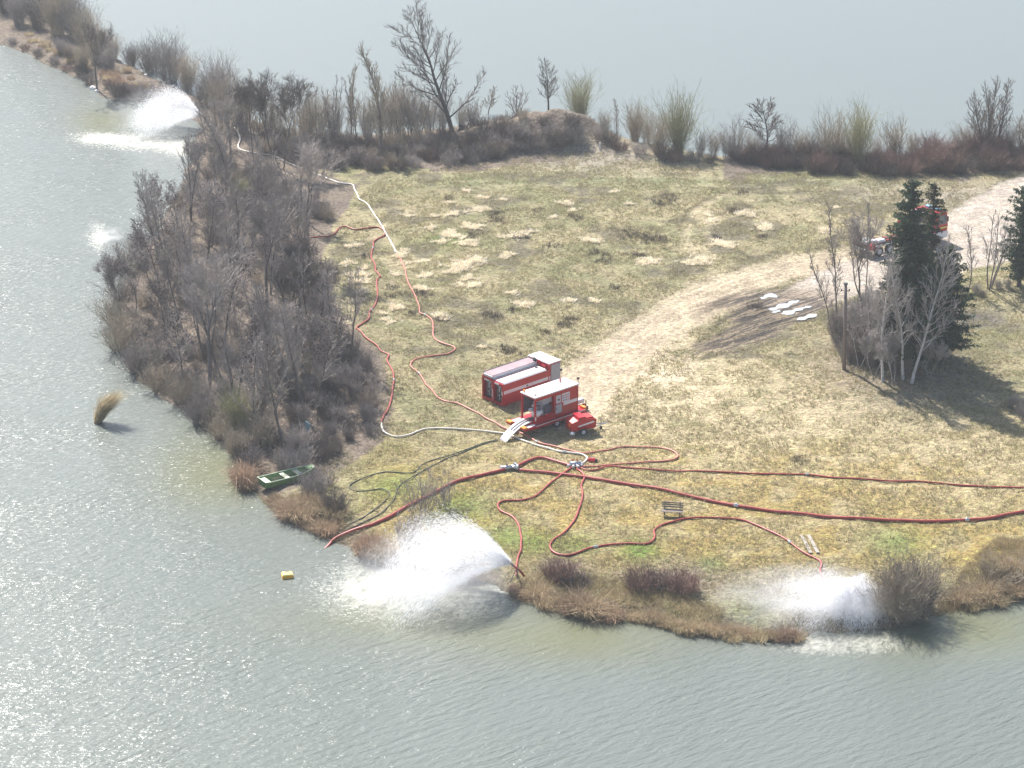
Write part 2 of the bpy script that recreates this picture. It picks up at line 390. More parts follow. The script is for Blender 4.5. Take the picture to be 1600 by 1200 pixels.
# brown litter under trees and shrubs
groveP = [(600,690),(540,730),(470,760),(380,790),(100,560),(140,380),(290,180),(330,170),(500,270),(560,290),(540,330),(520,350),(500,420),(540,500),(600,560),(615,640)]
gmask = pin(groveP).astype(float)
litter = np.maximum(gmask, (PY < 262 + 14 * (nA - .5) * 4) * (PX < 880) * sm(0, 1, 1))
litter = np.maximum(litter, (PY < 275 + 60 * (nA - .5)) * (PX > 1130))
litter = np.maximum(litter, sm(0, 1, blob(845, 215, 8, 6) * 1.3))
litter = np.maximum(litter, blob(1400, 575, 6, 7.5) * 1.2)
litter = np.maximum(litter, blob(880, 890, 2.5, 2.5)); litter = np.maximum(litter, blob(1050, 908, 4, 2.5))
shorel = (1 - sm(.6, 2.6, SD + 2 * (nB - .5)))
litter = np.clip(np.maximum(litter, shorel * .7), 0, 1)
col = lerp(col, (.245, .195, .165), litter * (.6 + .4 * nB))
col = lerp(col, (.12, .105, .085), (1 - sm(-.1, .5, SD)))                       # wet edge
col = lerp(col, (.10, .09, .06), (1 - sm(-.8, -.1, SD)))
# tracks
jit = (nC - .5) * 1.2 + (nB - .5) * 1.6
tr = [(880,640),(905,600),(960,560),(1030,510),(1090,470),(1160,440),(1240,420),(1330,405),(1400,400)]
dtr = band(tr) + jit
track = 1 - sm(1.2, 4.6, dtr + 1.6 * (fbm(X + 9, Y, 4, 3) - .5))
along = np.abs(((band(tr) * 1.0) % .9) - .45)
col = lerp(col, (.47, .385, .275), track * .85); col = lerp(col, (.56, .48, .36), track * sm(.22, .42, along) * .6); col = lerp(col, (.27, .21, .15), track * sm(.5, .66, fbm(X, Y + 30, 1.6, 3)) * .45)
Z = Z - track * sm(.22, .42, along) * .05
rd = [(1800,255),(1650,300),(1560,345),(1490,385),(1400,415),(1300,445),(1230,475)]
drd = band(rd) + jit * .7
wroad = np.interp(PX, [1200, 1300, 1400, 1500, 1600], [2.2, 3.2, 4.2, 5.6, 6.4])
road = 1 - sm(-.5, .6, drd - wroad)
col = lerp(col, (.39, .335, .285), road * (.75 + .3 * nC))
col = lerp(col, (.36, .31, .27), road * sm(.5, .7, nB) * .6)
col = lerp(col, (.52, .46, .40), road * sm(.55, .75, fbm(X, Y, .8, 2)) * .6)
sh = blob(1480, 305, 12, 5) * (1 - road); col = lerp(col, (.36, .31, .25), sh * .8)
# muddy corner with ruts
ruts = [[(1270,470),(1190,462),(1140,470),(1090,495)],[(1290,480),(1200,490),(1130,520),(1110,530)],[(1285,500),(1220,505),(1150,530),(1095,548)],[(1290,505),(1240,525),(1170,545),(1100,560)],
        [(1230,450),(1160,455),(1110,478)],[(1200,470),(1130,500),(1085,540)]]
dr = np.min([band(r_) for r_ in ruts], axis=0) + (nC - .5) * .5
mudz = np.clip(gauss(X, Y, 1222, 484, 6, 2.9, R(41)) * 1.3 + gauss(X, Y, 1150, 532, 6, 2.0, R(41)) * .9 + gauss(X, Y, 1150, 470, 5, 1.5, R(30)) * .8, 0, 1)
rut = (1 - sm(.12, .46, dr)) * np.clip(mudz * 3.5, 0, 1)
col = lerp(col, (.25, .195, .145), sm(.1, .8, mudz + (nC - .5) * .4) * .8); col = lerp(col, (.05, .04, .03), rut * .55)
Z = Z - rut * .05
# faint double track arcs in the meadow, and the trodden way beside the hoses
for pts, k in (([(1085,400),(1070,370),(1080,335),(1130,305),(1190,298)], .55), ([(1120,410),(1105,375),(1110,345),(1140,320),(1200,310)], .5), ([(1085,400),(1140,430),(1180,440)], .4),
               ([(560,300),(600,350),(620,400),(612,460),(600,510),(615,560)], .22), ([(600,300),(640,330),(700,345)], .2), ([(1600,275),(1400,282),(1200,280),(950,275),(700,285),(600,290)], .35),
               ([(1600,290),(1400,296),(1200,294),(950,286),(720,292)], .3)):
    dd = band(pts) + (nC - .5) * .5; a = (1 - sm(.15, .5, dd)) * k
    col = lerp(col, (.52, .44, .30), a); Z = Z - (1 - sm(.15, .5, dd)) * .05 * k
for pts in ([(1060,355),(1075,330),(1105,312),(1135,300)], [(1390,312),(1330,305),(1250,300)]):
    dd = band(pts) + (nC - .5) * .4; a = (1 - sm(.1, .35, dd)); col = lerp(col, (.14, .11, .08), a * .6)
# dark heath-like patches in the meadow
mead = (1 - gmask) * (PY > 270) * (PY < 560) * (1 - track) * (1 - road) * (1 - mudz)
dpatch = sm(.56, .68, fbm(X + 200, Y + 10, 3.2, 3)) * mead
col = lerp(col, (.155, .135, .095), dpatch * .75)
col = lerp(col, (.13, .12, .11), blob(1520, 492, 2.6, 2.2) * 1.1)
# wet, beaten ground where the third jet lands
col = lerp(col, (.26, .235, .20), np.clip(blob(1240, 935, 5, 4) * 1.2, 0, 1) * .7)
# hummocks
Z = Z + np.clip(SD, 0, 1) * ((fbm(X, Y, .9, 3) - .5) * .20 * (1 - np.maximum(track, road) * .8) + (fbm(X, Y, 1.9, 2) - .5) * .14 * (1 - road))
mask = np.stack([litter, np.clip(np.maximum(track * .6, road * .9), 0, 1), np.clip(sm(.15, .9, mudz + (nB - .5) * .6), 0, 1)], 1)
# faces, split over the pieces of the setting
idx = -np.ones(fx.shape, int); idx[ki] = np.arange(len(ki)); idx = idx.reshape(GX.shape)
q = np.stack([idx[:-1, :-1], idx[1:, :-1], idx[1:, 1:], idx[:-1, 1:]], -1).reshape(-1, 4); q = q[(q >= 0).all(1)]
V = np.stack([X, Y, Z], 1)
mid = lambda a: a[q].mean(1)
c_road = mid(road) > .5; c_track = (mid(track) > .5) & ~c_road; c_mud = (mid(mudz) > .75) & ~c_road & ~c_track
def surf(name, sel, label):
    f = q[sel]; u, inv = np.unique(f.ravel(), return_inverse=True)
    me = np_mesh(name, V[u], inv.reshape(-1, 4), GROUND, True, {'albedo': col[u], 'mask': mask[u]})
    o = obj(name, me); tag(o, label, None, None, 'structure'); return o
surf('ground', ~(c_road | c_track | c_mud), 'dry olive and straw coloured grassland of the peninsula')
surf('gravel_road', c_road, 'pale gravel road coming in from the right')
surf('dirt_track', c_track, 'trodden straw coloured vehicle track curving to the containers')
surf('muddy_ground', c_mud, 'dark churned mud with tyre ruts beside the road')
# land beyond the right edge of the frame
yb0 = float(W([(1750,915)])[0,1]) - 6; yb1 = float(W([(1750,230)])[0,1]) + 4
gx2 = np.linspace(127.5, 900, 90); gy2 = np.linspace(yb0, yb1, 40); A, B = np.meshgrid(gx2, gy2, indexing='ij')
zz = .62 + (fbm(A, B, 9, 3) - .5) * .3 * np.clip((A - 127) / 10, 0, 1); zz[:, 0] = -.6; zz[:, -1] = -.6
i2 = np.arange(A.size).reshape(A.shape); f2 = np.stack([i2[:-1, :-1], i2[1:, :-1], i2[1:, 1:], i2[:-1, 1:]], -1).reshape(-1, 4)
me = np_mesh('ground', np.stack([A.ravel(), B.ravel(), zz.ravel()], 1), f2, GROUND, True, {'albedo': np.tile([[.27, .25, .13]], (A.size, 1)), 'mask': np.zeros((A.size, 3))})
tag(obj('ground', me), 'grassland continuing to the right of the peninsula', None, None, 'structure')
def zmesh(x, y):
    """height of the built ground"""
    i = int(round((x - xs[0]) / STEP)); j = int(round((y - ys[0]) / STEP))
    if 0 <= i < len(xs) and 0 <= j < len(ys) and idx[i, j] >= 0: return float(Z[idx[i, j]])
    return 0.0
idxc = idx
def zmesh_v(x, y):
    i = np.clip(np.round((x - xs[0]) / STEP).astype(int), 0, len(xs) - 1); j = np.clip(np.round((y - ys[0]) / STEP).astype(int), 0, len(ys) - 1)
    k = idxc[i, j]; return np.where(k >= 0, Z[k], 0.0)
def gp(px, py, up=0.0):
    p = at(px, py, up); p.z = zmesh(p.x, p.y); return p

# ------------------------------------------------------------------ the lake
wx = np.concatenate([[-1500, -700, -300, -180], np.arange(-120, 100.1, .8), [130, 200, 400, 1400]])
wy = np.concatenate([[-60, 40, 80], np.arange(100, 380, .8), [420, 520, 800, 1600, 3000]])
A, B = np.meshgrid(wx, wy, indexing='ij'); ax = A.ravel(); ay = B.ravel()
ppx, ppy = topix(ax, np.maximum(ay, 60), 0 * ax)
farp = np.array(far_px, float); shore_y = np.interp(ppx, farp[:, 0], farp[:, 1])
back = (ppy < shore_y) & (ay > 150)
amp = np.where(back, .07, 1.0)
def wg(px, py, rx, ry):
    return np.exp(-((ppx - px) / rx) ** 2 - ((ppy - py) / ry) ** 2)
foam = wg(650, 925, 125, 45) * .72 + wg(575, 905, 60, 36) * .3 + wg(740, 930, 60, 30) * .4 + wg(225, 222, 80, 15) * .58 + wg(290, 235, 30, 12) * .6 + wg(1280, 1008, 110, 17) * .55 + wg(1360, 1000, 60, 20) * .45 + wg(155, 370, 14, 20) * .9 + wg(150, 215, 40, 9) * .6  # also whitens one small spot beside the upper left grove rim
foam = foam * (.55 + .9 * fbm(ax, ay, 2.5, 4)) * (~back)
silt = np.clip(wg(330, 740, 90, 60) + wg(900, 1000, 160, 40) * .9 + wg(1500, 985, 150, 40) + wg(160, 190, 50, 25) + wg(620, 970, 200, 40) * .6, 0, 1)
shel = np.clip(1 - wg(420, 850, 70, 40) * .35 - wg(1500, 1000, 200, 30) * .35 - wg(900, 985, 150, 22) * .4, .2, 1)
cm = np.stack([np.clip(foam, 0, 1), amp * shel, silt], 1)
i2 = np.arange(A.size).reshape(A.shape); f2 = np.stack([i2[:-1, :-1], i2[1:, :-1], i2[1:, 1:], i2[:-1, 1:]], -1).reshape(-1, 4)
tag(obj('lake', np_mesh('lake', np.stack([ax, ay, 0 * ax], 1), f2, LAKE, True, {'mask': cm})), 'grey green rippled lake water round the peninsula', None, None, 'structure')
# bed of the lake edge is hidden: the water is opaque

# puddles in the ruts; pale base colour stands for silt plus reflected sky
PUD = mat('puddle_silt_sky', (.48, .50, .52), .12, var=.1, scale=2, spec=.7)
rs = random.Random(3)
for k, (px, py, a_, b_, lab) in enumerate([(1200,463,.62,.26,'small pale puddle at the upper end of the muddy ruts'),(1222,479,1.25,.24,'long pale puddle in the middle of the muddy ruts'),(1240,472,.5,.16,'thin pale puddle above the right end of the long puddle'),
        (1236,488,.8,.27,'ragged pale puddle below the long one in the ruts'),(1252,482,.6,.2,'small pale puddle between the long one and the lowest one'),(1262,496,.75,.24,'pale puddle at the lower right end of the muddy ruts'),(1212,487,.35,.12,'tiny pale puddle at the lower left end of the long one')]):
    c = gp(px, py); n = 44; vs = []
    for i in range(n):
        t = 2 * math.pi * i / n; r = .6 + .8 * float(vnoise(math.cos(t) * 1.3 + 9 * k, math.sin(t) * 1.3, .7)) + rs.uniform(-.09, .09)
        u = a_ * 1.4 * r * math.cos(t); v_ = b_ * 1.6 * r * math.sin(t) * (1 + .4 * math.sin(u * 4 + k)); al = R(38)
        vs.append((u * math.cos(al) - v_ * math.sin(al), u * math.sin(al) + v_ * math.cos(al)))
    zt = max(zmesh(c.x + a, c.y + b) for a, b in vs[::4]) * .5 + c.z * .5 + .03
    b = MB(); b.add([(0, 0, 0)] + [(x, y, 0) for x, y in vs], [(0, i + 1, (i + 1) % n + 1) for i in range(n)])
    o = b.build('puddle', PUD, None, loc=(c.x, c.y, zt)); tag(o, lab, 'puddle', 'puddles in the muddy ruts')

# ------------------------------------------------------------------ vegetation builders
def segs_mesh(name, S, m, n=3):
    """S: list of (p0, p1, r0, r1) -> thin tapered prisms in one mesh"""
    a = np.array([(*s[0], *s[1], s[2], s[3]) for s in S], float)
    p0, p1, r0, r1 = a[:, :3], a[:, 3:6], a[:, 6], a[:, 7]
    d = p1 - p0; d /= np.maximum(np.linalg.norm(d, axis=1, keepdims=True), 1e-6)
    ref = np.where(np.abs(d[:, 2:3]) < .9, np.array([[0, 0, 1.]]), np.array([[1., 0, 0]]))
    u = np.cross(d, ref); u /= np.linalg.norm(u, axis=1, keepdims=True); v = np.cross(d, u)
    vs = []
    for P_, r in ((p0, r0), (p1, r1)):
        for k in range(n):
            t = 2 * math.pi * k / n; vs.append(P_ + (u * math.cos(t) + v * math.sin(t)) * r[:, None])
    V_ = np.stack(vs, 1).reshape(-1, 3); base = np.arange(len(a))[:, None] * 2 * n
    F = np.concatenate([base + np.array([[k, (k + 1) % n, n + (k + 1) % n, n + k]]) for k in range(n)], 0)
    return np_mesh(name, V_, F, m, n > 3)
def unit(v): return v / max(np.linalg.norm(v), 1e-9)
def grow(rg, p, d, L, r0, r1, k, up=.15, wob=.12):
    """a bent polyline: list of points, directions, radii"""
    P_ = [np.array(p, float)]; D = [unit(np.array(d, float))]; Rr = [r0]
    for i in range(k):
        dd = unit(D[-1] + rg.normal(0, wob, 3) + np.array([0, 0, up]))
        P_.append(P_[-1] + dd * L / k); D.append(dd); Rr.append(r0 + (r1 - r0) * (i + 1) / k)
    return P_, D, Rr
def side_dir(rg, d, ang, az=None):
    a = np.cross(d, [0, 0, 1.]) if abs(d[2]) < .95 else np.array([1., 0, 0]); a = unit(a); b = np.cross(d, a)
    az = rg.uniform(0, 2 * math.pi) if az is None else az
    return unit(d * math.cos(ang) + (a * math.cos(az) + b * math.sin(az)) * math.sin(ang))
def lead_tree(seed, h, r, lean=(0, 0), forks=1, t0=.25, nb=18, ang=42, blen=.42, up=.09, twig=(4, 3), tl=.9, tip=False, wob=.06, tw=.02):
    """returns trunk segments (stem and limbs), crown segments (branches, twigs), tips"""
    rg = np.random.RandomState(seed); T = []; C = []; tips = []
    stems = []
    if forks == 1: stems.append(grow(rg, (0, 0, -.3), (lean[0], lean[1], 1), h * .98, r, .02, 10, .04, wob))
    else:
        for i in range(forks):
            az = 2 * math.pi * i / forks + rg.uniform(-.4, .4); sp = rg.uniform(.12, .34)
            stems.append(grow(rg, (math.cos(az) * r, math.sin(az) * r, -.3), (lean[0] + math.cos(az) * sp, lean[1] + math.sin(az) * sp, 1), h * rg.uniform(.75, 1.0), r * .75, .02, 9, .05, wob))
    for P_, D, Rr in stems:
        for i in range(len(P_) - 1): T.append((P_[i], P_[i + 1], Rr[i], Rr[i + 1]))
        n = nb // len(stems) + (len(stems) > 1)
        az = rg.uniform(0, 6)
        for j in range(n):
            t = t0 + (1 - t0) * (j + rg.uniform(0, .8)) / n; t = min(t, .985)
            f = t * (len(P_) - 1); i = int(f); p = P_[i] + (P_[min(i + 1, len(P_) - 1)] - P_[i]) * (f - i)
            az += 2.4 + rg.uniform(-.4, .4); L = h * blen * (1.08 - t * .8) * rg.uniform(.7, 1.2)
            if t < t0 + .12: L *= .8
            rr = max(Rr[i] * .38, .022)
            bp, bd, br = grow(rg, p, side_dir(rg, D[i], R(ang * rg.uniform(.75, 1.2)), az), L, rr, .014, 5, up, .10)
            for q_ in range(5): (T if q_ < 2 and rr > .035 else C).append((bp[q_], bp[q_ + 1], br[q_], br[q_ + 1]))
            tips.append(bp[-1])
            m2 = max(3, int(L * twig[0] * 1.35))
            for a_ in range(m2):
                t2 = .2 + .8 * (a_ + rg.rand()) / m2; f2 = min(t2 * 5, 4.99); i2_ = int(f2); p2 = bp[i2_] + (bp[i2_ + 1] - bp[i2_]) * (f2 - i2_)
                L2 = tl * rg.uniform(.5, 1.25) * (1.1 - .5 * t2) * min(1, .35 + L / 3)
                cp, cd_, cr = grow(rg, p2, side_dir(rg, bd[i2_], R(rg.uniform(25, 50))), L2, max(br[i2_] * .5, tw), tw * .6, 3, up * 1.4, .14)
                for q_ in range(3): C.append((cp[q_], cp[q_ + 1], cr[q_], cr[q_ + 1]))
                tips.append(cp[-1])
                for b_ in range(twig[1]):
                    i3 = rg.randint(0, 3); p3 = cp[i3] + (cp[i3 + 1] - cp[i3]) * rg.rand()
                    dp = side_dir(rg, cd_[i3], R(rg.uniform(20, 50))); L3 = L2 * rg.uniform(.3, .65)
                    e = p3 + unit(dp + np.array([0, 0, .25])) * L3
                    C.append((p3, e, tw * .75, tw * .4)); tips.append(e)
    return T, C, tips
def bare_tree(seed, h, r, lean=(0, 0), forks=1, t0=.25, nb=18, ang=42, blen=.42, up=.12, twig=(4, 3), tl=.9, wob=.06, tw=.018, lead=False, levels=8):
    """open crown that forks again and again; returns trunk segments, crown segments, tips"""
    if lead: return lead_tree(seed, h, r, lean, forks, t0, int(nb * 1.5), ang, blen, up, twig, tl, False, wob, tw)
    rg = np.random.RandomState(seed); T = []; C = []; tips = []
    q1, q2 = .92, .74; tot = sum(q1 ** i for i in range(levels)); L0 = h * (1 - t0 * .8) / tot * 1.18
    def node(p, d, L, r_, lev):
        k = 3 if lev < 3 else 2
        P_, D, Rr = grow(rg, p, d, L, r_, max(r_ * .78, tw * .6), k, .13, .09 + .02 * lev)
        for i in range(k): (T if lev < 3 else C).append((P_[i], P_[i + 1], Rr[i], Rr[i + 1]))
        e, de = P_[-1], D[-1]; tips.append(e)
        for _ in range(1 if lev < 3 else 3):                        # side twigs
            i = rg.randint(0, k); a_ = P_[i] + (P_[i + 1] - P_[i]) * rg.rand(); f_ = a_ + unit(side_dir(rg, D[i], R(rg.uniform(25, 60))) + np.array([0, 0, .2])) * tl * rg.uniform(.35, .9)
            C.append((a_, f_, tw * .8, tw * .4)); tips.append(f_)
            if lev >= 2:
                m_ = a_ + (f_ - a_) * rg.uniform(.3, .7); C.append((m_, m_ + side_dir(rg, unit(f_ - a_), R(rg.uniform(25, 50))) * tl * rg.uniform(.2, .5), tw * .6, tw * .3))
        if lev >= levels - 1 or L < .25: return
        a0 = rg.uniform(0, 6.28); s_ = R(ang * .78) * rg.uniform(.8, 1.15)
        node(e, side_dir(rg, de, s_ * .30, a0), L * q1 * rg.uniform(.85, 1.08), Rr[-1] * .92, lev + 1)
        node(e, side_dir(rg, de, s_ * .85, a0 + math.pi + rg.uniform(-.7, .7)), L * (q2 + blen * .25) * rg.uniform(.8, 1.1), Rr[-1] * .68, lev + 1)
        if lev in (1, 2) or rg.rand() < .22: node(e, side_dir(rg, de, s_ * 1.1, a0 + rg.uniform(1, 2.2)), L * q2 * rg.uniform(.6, 1.0), Rr[-1] * .55, lev + 2)
    for i in range(forks):
        az = 2 * math.pi * i / forks + rg.uniform(-.4, .4); sp = 0 if forks == 1 else rg.uniform(.10, .38) * ang / 38
        p0 = np.array([math.cos(az) * r * (forks > 1), math.sin(az) * r * (forks > 1), -.3]); d0 = (lean[0] + math.cos(az) * sp, lean[1] + math.sin(az) * sp, 1)
        hh = rg.uniform(.8, 1.0) if forks > 1 else 1; r0 = r * (.7 if forks > 1 else 1)
        P_, D, Rr = grow(rg, p0, d0, h * t0 * .8 * hh + .3, r0, r0 * .85, 3, .03, wob)
        for j in range(3): T.append((P_[j], P_[j + 1], Rr[j], Rr[j + 1]))
        node(P_[-1], D[-1], L0 * hh, Rr[-1], 0)
    return T, C, tips
def tri_cloud(rg, pts, size, n, spread):
    """small leaf-sized triangles round given points"""
    pts = np.asarray(pts); c = pts[rg.randint(0, len(pts), n)] + rg.normal(0, spread, (n, 3))
    a = rg.normal(0, 1, (n, 3)); a /= np.linalg.norm(a, axis=1, keepdims=True); b = rg.normal(0, 1, (n, 3)); b = np.cross(a, b); b /= np.linalg.norm(b, axis=1, keepdims=True)
    s = (size * rg.uniform(.6, 1.3, n))[:, None]
    V_ = np.stack([c - a * s - b * s * .6, c + a * s - b * s * .5, c + b * s], 1).reshape(-1, 3)
    return V_, np.arange(3 * n).reshape(-1, 3)
def tree_thing(name, T, C, tm, cmt, label, cat, group=None, extra=None, crown='crown'):
    e = empty(name, (0, 0, -50), 0, label, cat, group)
    obj('trunk', segs_mesh('trunk', T, tm, 5), e)
    o = obj(crown, segs_mesh(crown, C, cmt, 3), e)
    if extra: obj(extra[0], np_mesh(extra[0], extra[1][0], extra[1][1], extra[2]), e)
    return e
def shrub_segs(seed, h, spread, n, droop=0.0, sub=4, r=.016, base=.25):
    rg = np.random.RandomState(seed); S = []
    for i in range(n):
        az = rg.uniform(0, 2 * math.pi); tilt = abs(rg.normal(0, .5)) * spread / h
        L = h * rg.uniform(.55, 1.12)
        d = (math.cos(az) * tilt, math.sin(az) * tilt, 1); b = base * rg.rand() ** .5
        P_, D, Rr = grow(rg, (math.cos(az) * b, math.sin(az) * b, -.1), d, L, r, r * .4, 4, .10 - droop, .12)
        for q_ in range(4): S.append((P_[q_], P_[q_ + 1], Rr[q_], Rr[q_ + 1]))
        for j in range(sub):
            i3 = rg.randint(1, 4); p3 = P_[i3] + (P_[i3 + 1] - P_[i3]) * rg.rand()
            e = p3 + side_dir(rg, D[i3], R(rg.uniform(15, 50))) * L * rg.uniform(.15, .4); S.append((p3, e, r * .6, r * .35))
            m_ = p3 + (e - p3) * rg.uniform(.3, .8); S.append((m_, m_ + side_dir(rg, unit(e - p3), R(rg.uniform(20, 60))) * L * rg.uniform(.08, .2), r * .5, r * .3))
    return S
def blade_mesh(name, seed, n, rad, h, w, m, lean=(0, 0), spread=.35, droop=.5):
    rg = np.random.RandomState(seed); a = rg.uniform(0, 2 * math.pi, n); q_ = rg.rand(n) ** .5 * rad
    bx, by = np.cos(a) * q_, np.sin(a) * q_; hh = h * rg.uniform(.5, 1.1, n); az = a + rg.normal(0, .8, n)
    t = np.abs(rg.normal(0, spread, n)) * (.3 + q_ / rad)
    dx = np.cos(az) * t + lean[0] + rg.normal(0, .08, n); dy = np.sin(az) * t + lean[1] + rg.normal(0, .08, n)
    pa = rg.uniform(0, math.pi, n); wx_, wy_ = np.cos(pa) * w, np.sin(pa) * w
    z0 = np.full(n, -.05); mx_, my_, mz = bx + dx * hh * .5, by + dy * hh * .5, hh * .6
    ex, ey, ez = bx + dx * hh * (1 + droop), by + dy * hh * (1 + droop), hh * (1 - droop * np.minimum(np.hypot(dx, dy), 1) * .8)
    V_ = np.stack([np.stack([bx - wx_, by - wy_, z0], 1), np.stack([bx + wx_, by + wy_, z0], 1), np.stack([mx_ + wx_ * .8, my_ + wy_ * .8, mz], 1),
                   np.stack([mx_ - wx_ * .8, my_ - wy_ * .8, mz], 1), np.stack([ex, ey, ez], 1)], 1).reshape(-1, 3)
    b_ = np.arange(n)[:, None] * 5
    F = np.concatenate([b_ + [[0, 1, 2]], b_ + [[0, 2, 3]], b_ + [[3, 2, 4]]], 0)
    return np_mesh(name, V_, F, m)

# ---- the grove on the left shore
GROVE = 'bare trees of the grove on the left shore'
G_LAB = 'bare dark tree standing inside the dense grove on the left shore'
protos = []
for k, (h, r, lean, forks, t0, nb, ang, blen, alder) in enumerate([
        (9.5,.13,(-.12,.0),1,.3,24,38,.34,0), (11,.15,(.02,.0),1,.35,26,36,.30,0), (8.5,.12,(-.2,.05),2,.3,26,40,.30,1), (10,.14,(.05,-.03),3,.3,27,34,.26,0),
        (7.5,.10,(-.25,.0),1,.25,24,45,.36,1), (9,.12,(.1,.02),2,.35,24,38,.30,0), (12,.16,(-.03,.03),1,.4,28,34,.28,0), (8,.11,(.0,-.1),1,.2,26,44,.38,1)]):
    T, C, tips = bare_tree(100 + k, h, r, lean, forks, t0, nb, ang, blen * 1.15, twig=(3.4, 4), lead=k not in (2, 6))
    ex = None
    if alder:
        rg = np.random.RandomState(k); hi = [p for p in tips if p[2] > h * .5]
        ex = ('cones', tri_cloud(rg, hi, .07, 900, .10), BUD)
    protos.append(tree_thing('bare_tree', T, C, BARK if k % 2 else BARKG, TWIG, G_LAB, 'tree', GROVE, ex))
rng = np.random.RandomState(11)
grove = [(232,440),(215,500),(250,470),(268,425),(285,385),(300,350),(255,540),(285,520),(310,480),(325,440),(335,395),(345,350),(290,600),(320,570),(330,620),(352,540),(365,500),
 (372,455),(385,400),(372,640),(395,600),(402,560),(415,515),(425,470),(432,425),(430,620),(450,580),(452,540),(470,500),(465,455),(480,420),(402,680),(440,700),(470,660),(490,600),
 (500,560),(510,520),(535,575),(470,352),(430,365),(395,340),(360,312),(335,300),(400,300),(440,320),(330,262),(365,262),(500,640),(310,540),(345,585),(280,458),(243,405),(262,372),(455,625),(415,395)]
used = set()
def put_tree(k, px, py, sc, label=None, rz=None, protos_=None):
    pr = (protos_ or protos)[k]; p = gp(px, py)
    rz = rng.uniform(0, 6.28) if rz is None else rz
    if id(pr) not in used:
        used.add(id(pr)); pr.location = p; pr.rotation_euler = (0, 0, rz); pr.scale = (sc,) * 3
        if label: pr['label'] = label
        return pr
    return copy_thing(pr, p, rz, sc, label)
for i, (px, py) in enumerate(grove):
    left = px < 300
    k = [4, 2, 7, 0][i % 4] if left else i % 8
    py = py - 6 + rng.uniform(-5, 5); sc = rng.uniform(.74, .98) if left else rng.uniform(.74, 1.05)
    if py < 330: sc *= .8
    o = put_tree(k, px + rng.uniform(-6, 6), py, sc, rz=rng.uniform(-.6, .6) if left else None)

# the two dark spreading trees in front of the meadow, right in the grove
T, C, tips = bare_tree(301, 8.6, .14, (-.05, 0), 1, .38, 16, 34, .46, twig=(2.2, 3), tl=1.0)
t = tree_thing('bare_tree', T, C, BARK, TWIGD, 'dark tree with forked open crown at the right edge of the grove, before the meadow', 'tree'); t.location = gp(455, 520)
T, C, tips = bare_tree(305, 8.4, .15, (.06, 0), 3, .25, 20, 36, .42, twig=(2.2, 3), tl=1.0)
t = tree_thing('bare_tree', T, C, BARK, TWIGD, 'three-stemmed dark tree leaning over the meadow edge beside the red hose loop', 'tree'); t.location = gp(475, 530)

# undergrowth of the grove
SH = 'bare shrubs under the grove trees'
shp = []
for k, (h, sp, n, m_) in enumerate([(2.2,1.6,70,TWIG),(1.7,1.5,70,TWIGD),(2.6,1.6,70,TWIG),(2.0,2.0,80,TWIGB)]):
    e = obj('shrub', segs_mesh('shrub', shrub_segs(400 + k, h, sp, n, .02, 5, .017, .45), m_))
    tag(e, 'bare tangled shrub filling the ground between the grove trees', 'shrub', SH); e.location = (0, 0, -50); shp.append(e)
def scatter_poly(poly, n, seed):
    rg = np.random.RandomState(seed); P_ = W(poly, .6); lo = P_.min(0); hi = P_.max(0); out = []
    while len(out) < n:
        x, y = rg.uniform(lo[0], hi[0]), rg.uniform(lo[1], hi[1])
        if inside(np.array([x]), np.array([y]), P_)[0]: out.append((x, y))
    return out
def place_obj(pr, x, y, z, rz, sc, label=None):
    if pr.location.z < -40: o = pr
    else: o = pr.copy(); COL.objects.link(o)
    o.location = (x, y, z); o.rotation_euler = (0, 0, rz); o.scale = sc if hasattr(sc, '__len__') else (sc,) * 3
    if label: o['label'] = label
    return o
gpoly = [(585,665),(540,700),(500,715),(440,735),(390,735),(360,705),(320,672),(270,628),(215,590),(188,545),(184,490),(215,420),(262,350),(300,262),(330,240),(380,268),(470,304),(525,330),(515,345),(470,370),(480,420),(500,480),(540,540),(590,590)]
for i, (x, y) in enumerate(scatter_poly(gpoly, 200, 21)):
    k = rng.randint(0, 3) if rng.rand() < .85 else 3
    place_obj(shp[k], x, y, zmesh(x, y) - .05, rng.uniform(0, 6.28), rng.uniform(.4, .9))

for i, (x, y) in enumerate(scatter_poly([(470,590),(570,600),(600,650),(575,690),(520,715),(450,735),(430,700)], 55, 22)):
    place_obj(shp[1 if i % 3 else 0], x, y, zmesh(x, y) - .05, rng.uniform(0, 6.28), rng.uniform(.5, .95))

# overhanging bushes along the grove's water edge
ov = []
for k in range(3):
    S = shrub_segs(450 + k, 2.4, 3.0, 110, .06, 5, .016, .5)
    e = obj('waterside_bush', segs_mesh('waterside_bush', S, [TWIGB, TWIG, TWIGB][k])); e.location = (0, 0, -50)
    tag(e, 'olive grey bush hanging over the water below the grove', 'bush', 'bushes overhanging the water below the grove'); ov.append(e)
for i, (px, py, s) in enumerate([(190,430,1.0),(178,470,1.15),(172,510,1.25),(178,550,1.2),(205,585,1.1),(240,612,1.1),(275,632,1.0),(310,660,1.0),(340,688,.95),(362,715,.8),(205,400,.9),(230,365,.8),(195,530,1.0),(228,575,1.1),(300,640,.9)]):
    x, y = plane_pt(px + 8, py - 8, .3); place_obj(ov[i % 3], x, y, .1, rng.uniform(0, 6.28), (s, s, s * rng.uniform(.75, 1)))
def bush(name, px, py, h, spread, n, m_, label, cat='shrub', seed=None, droop=.03, sub=5, r=.016, base=.4, group=None, sc=(1, 1, 1)):
    me = segs_mesh(name, shrub_segs(seed or int(px * 7 + py), h, spread, n, droop, sub, r, base), m_)
    o = obj(name, me, None, gp(px, py)); o.scale = sc
    tag(o, label, cat, group); return o
bush('willow_bush', 372, 668, 3.2, 1.8, 140, TWIGY, 'yellow green willow bush at the lower left tip of the grove above the boat')
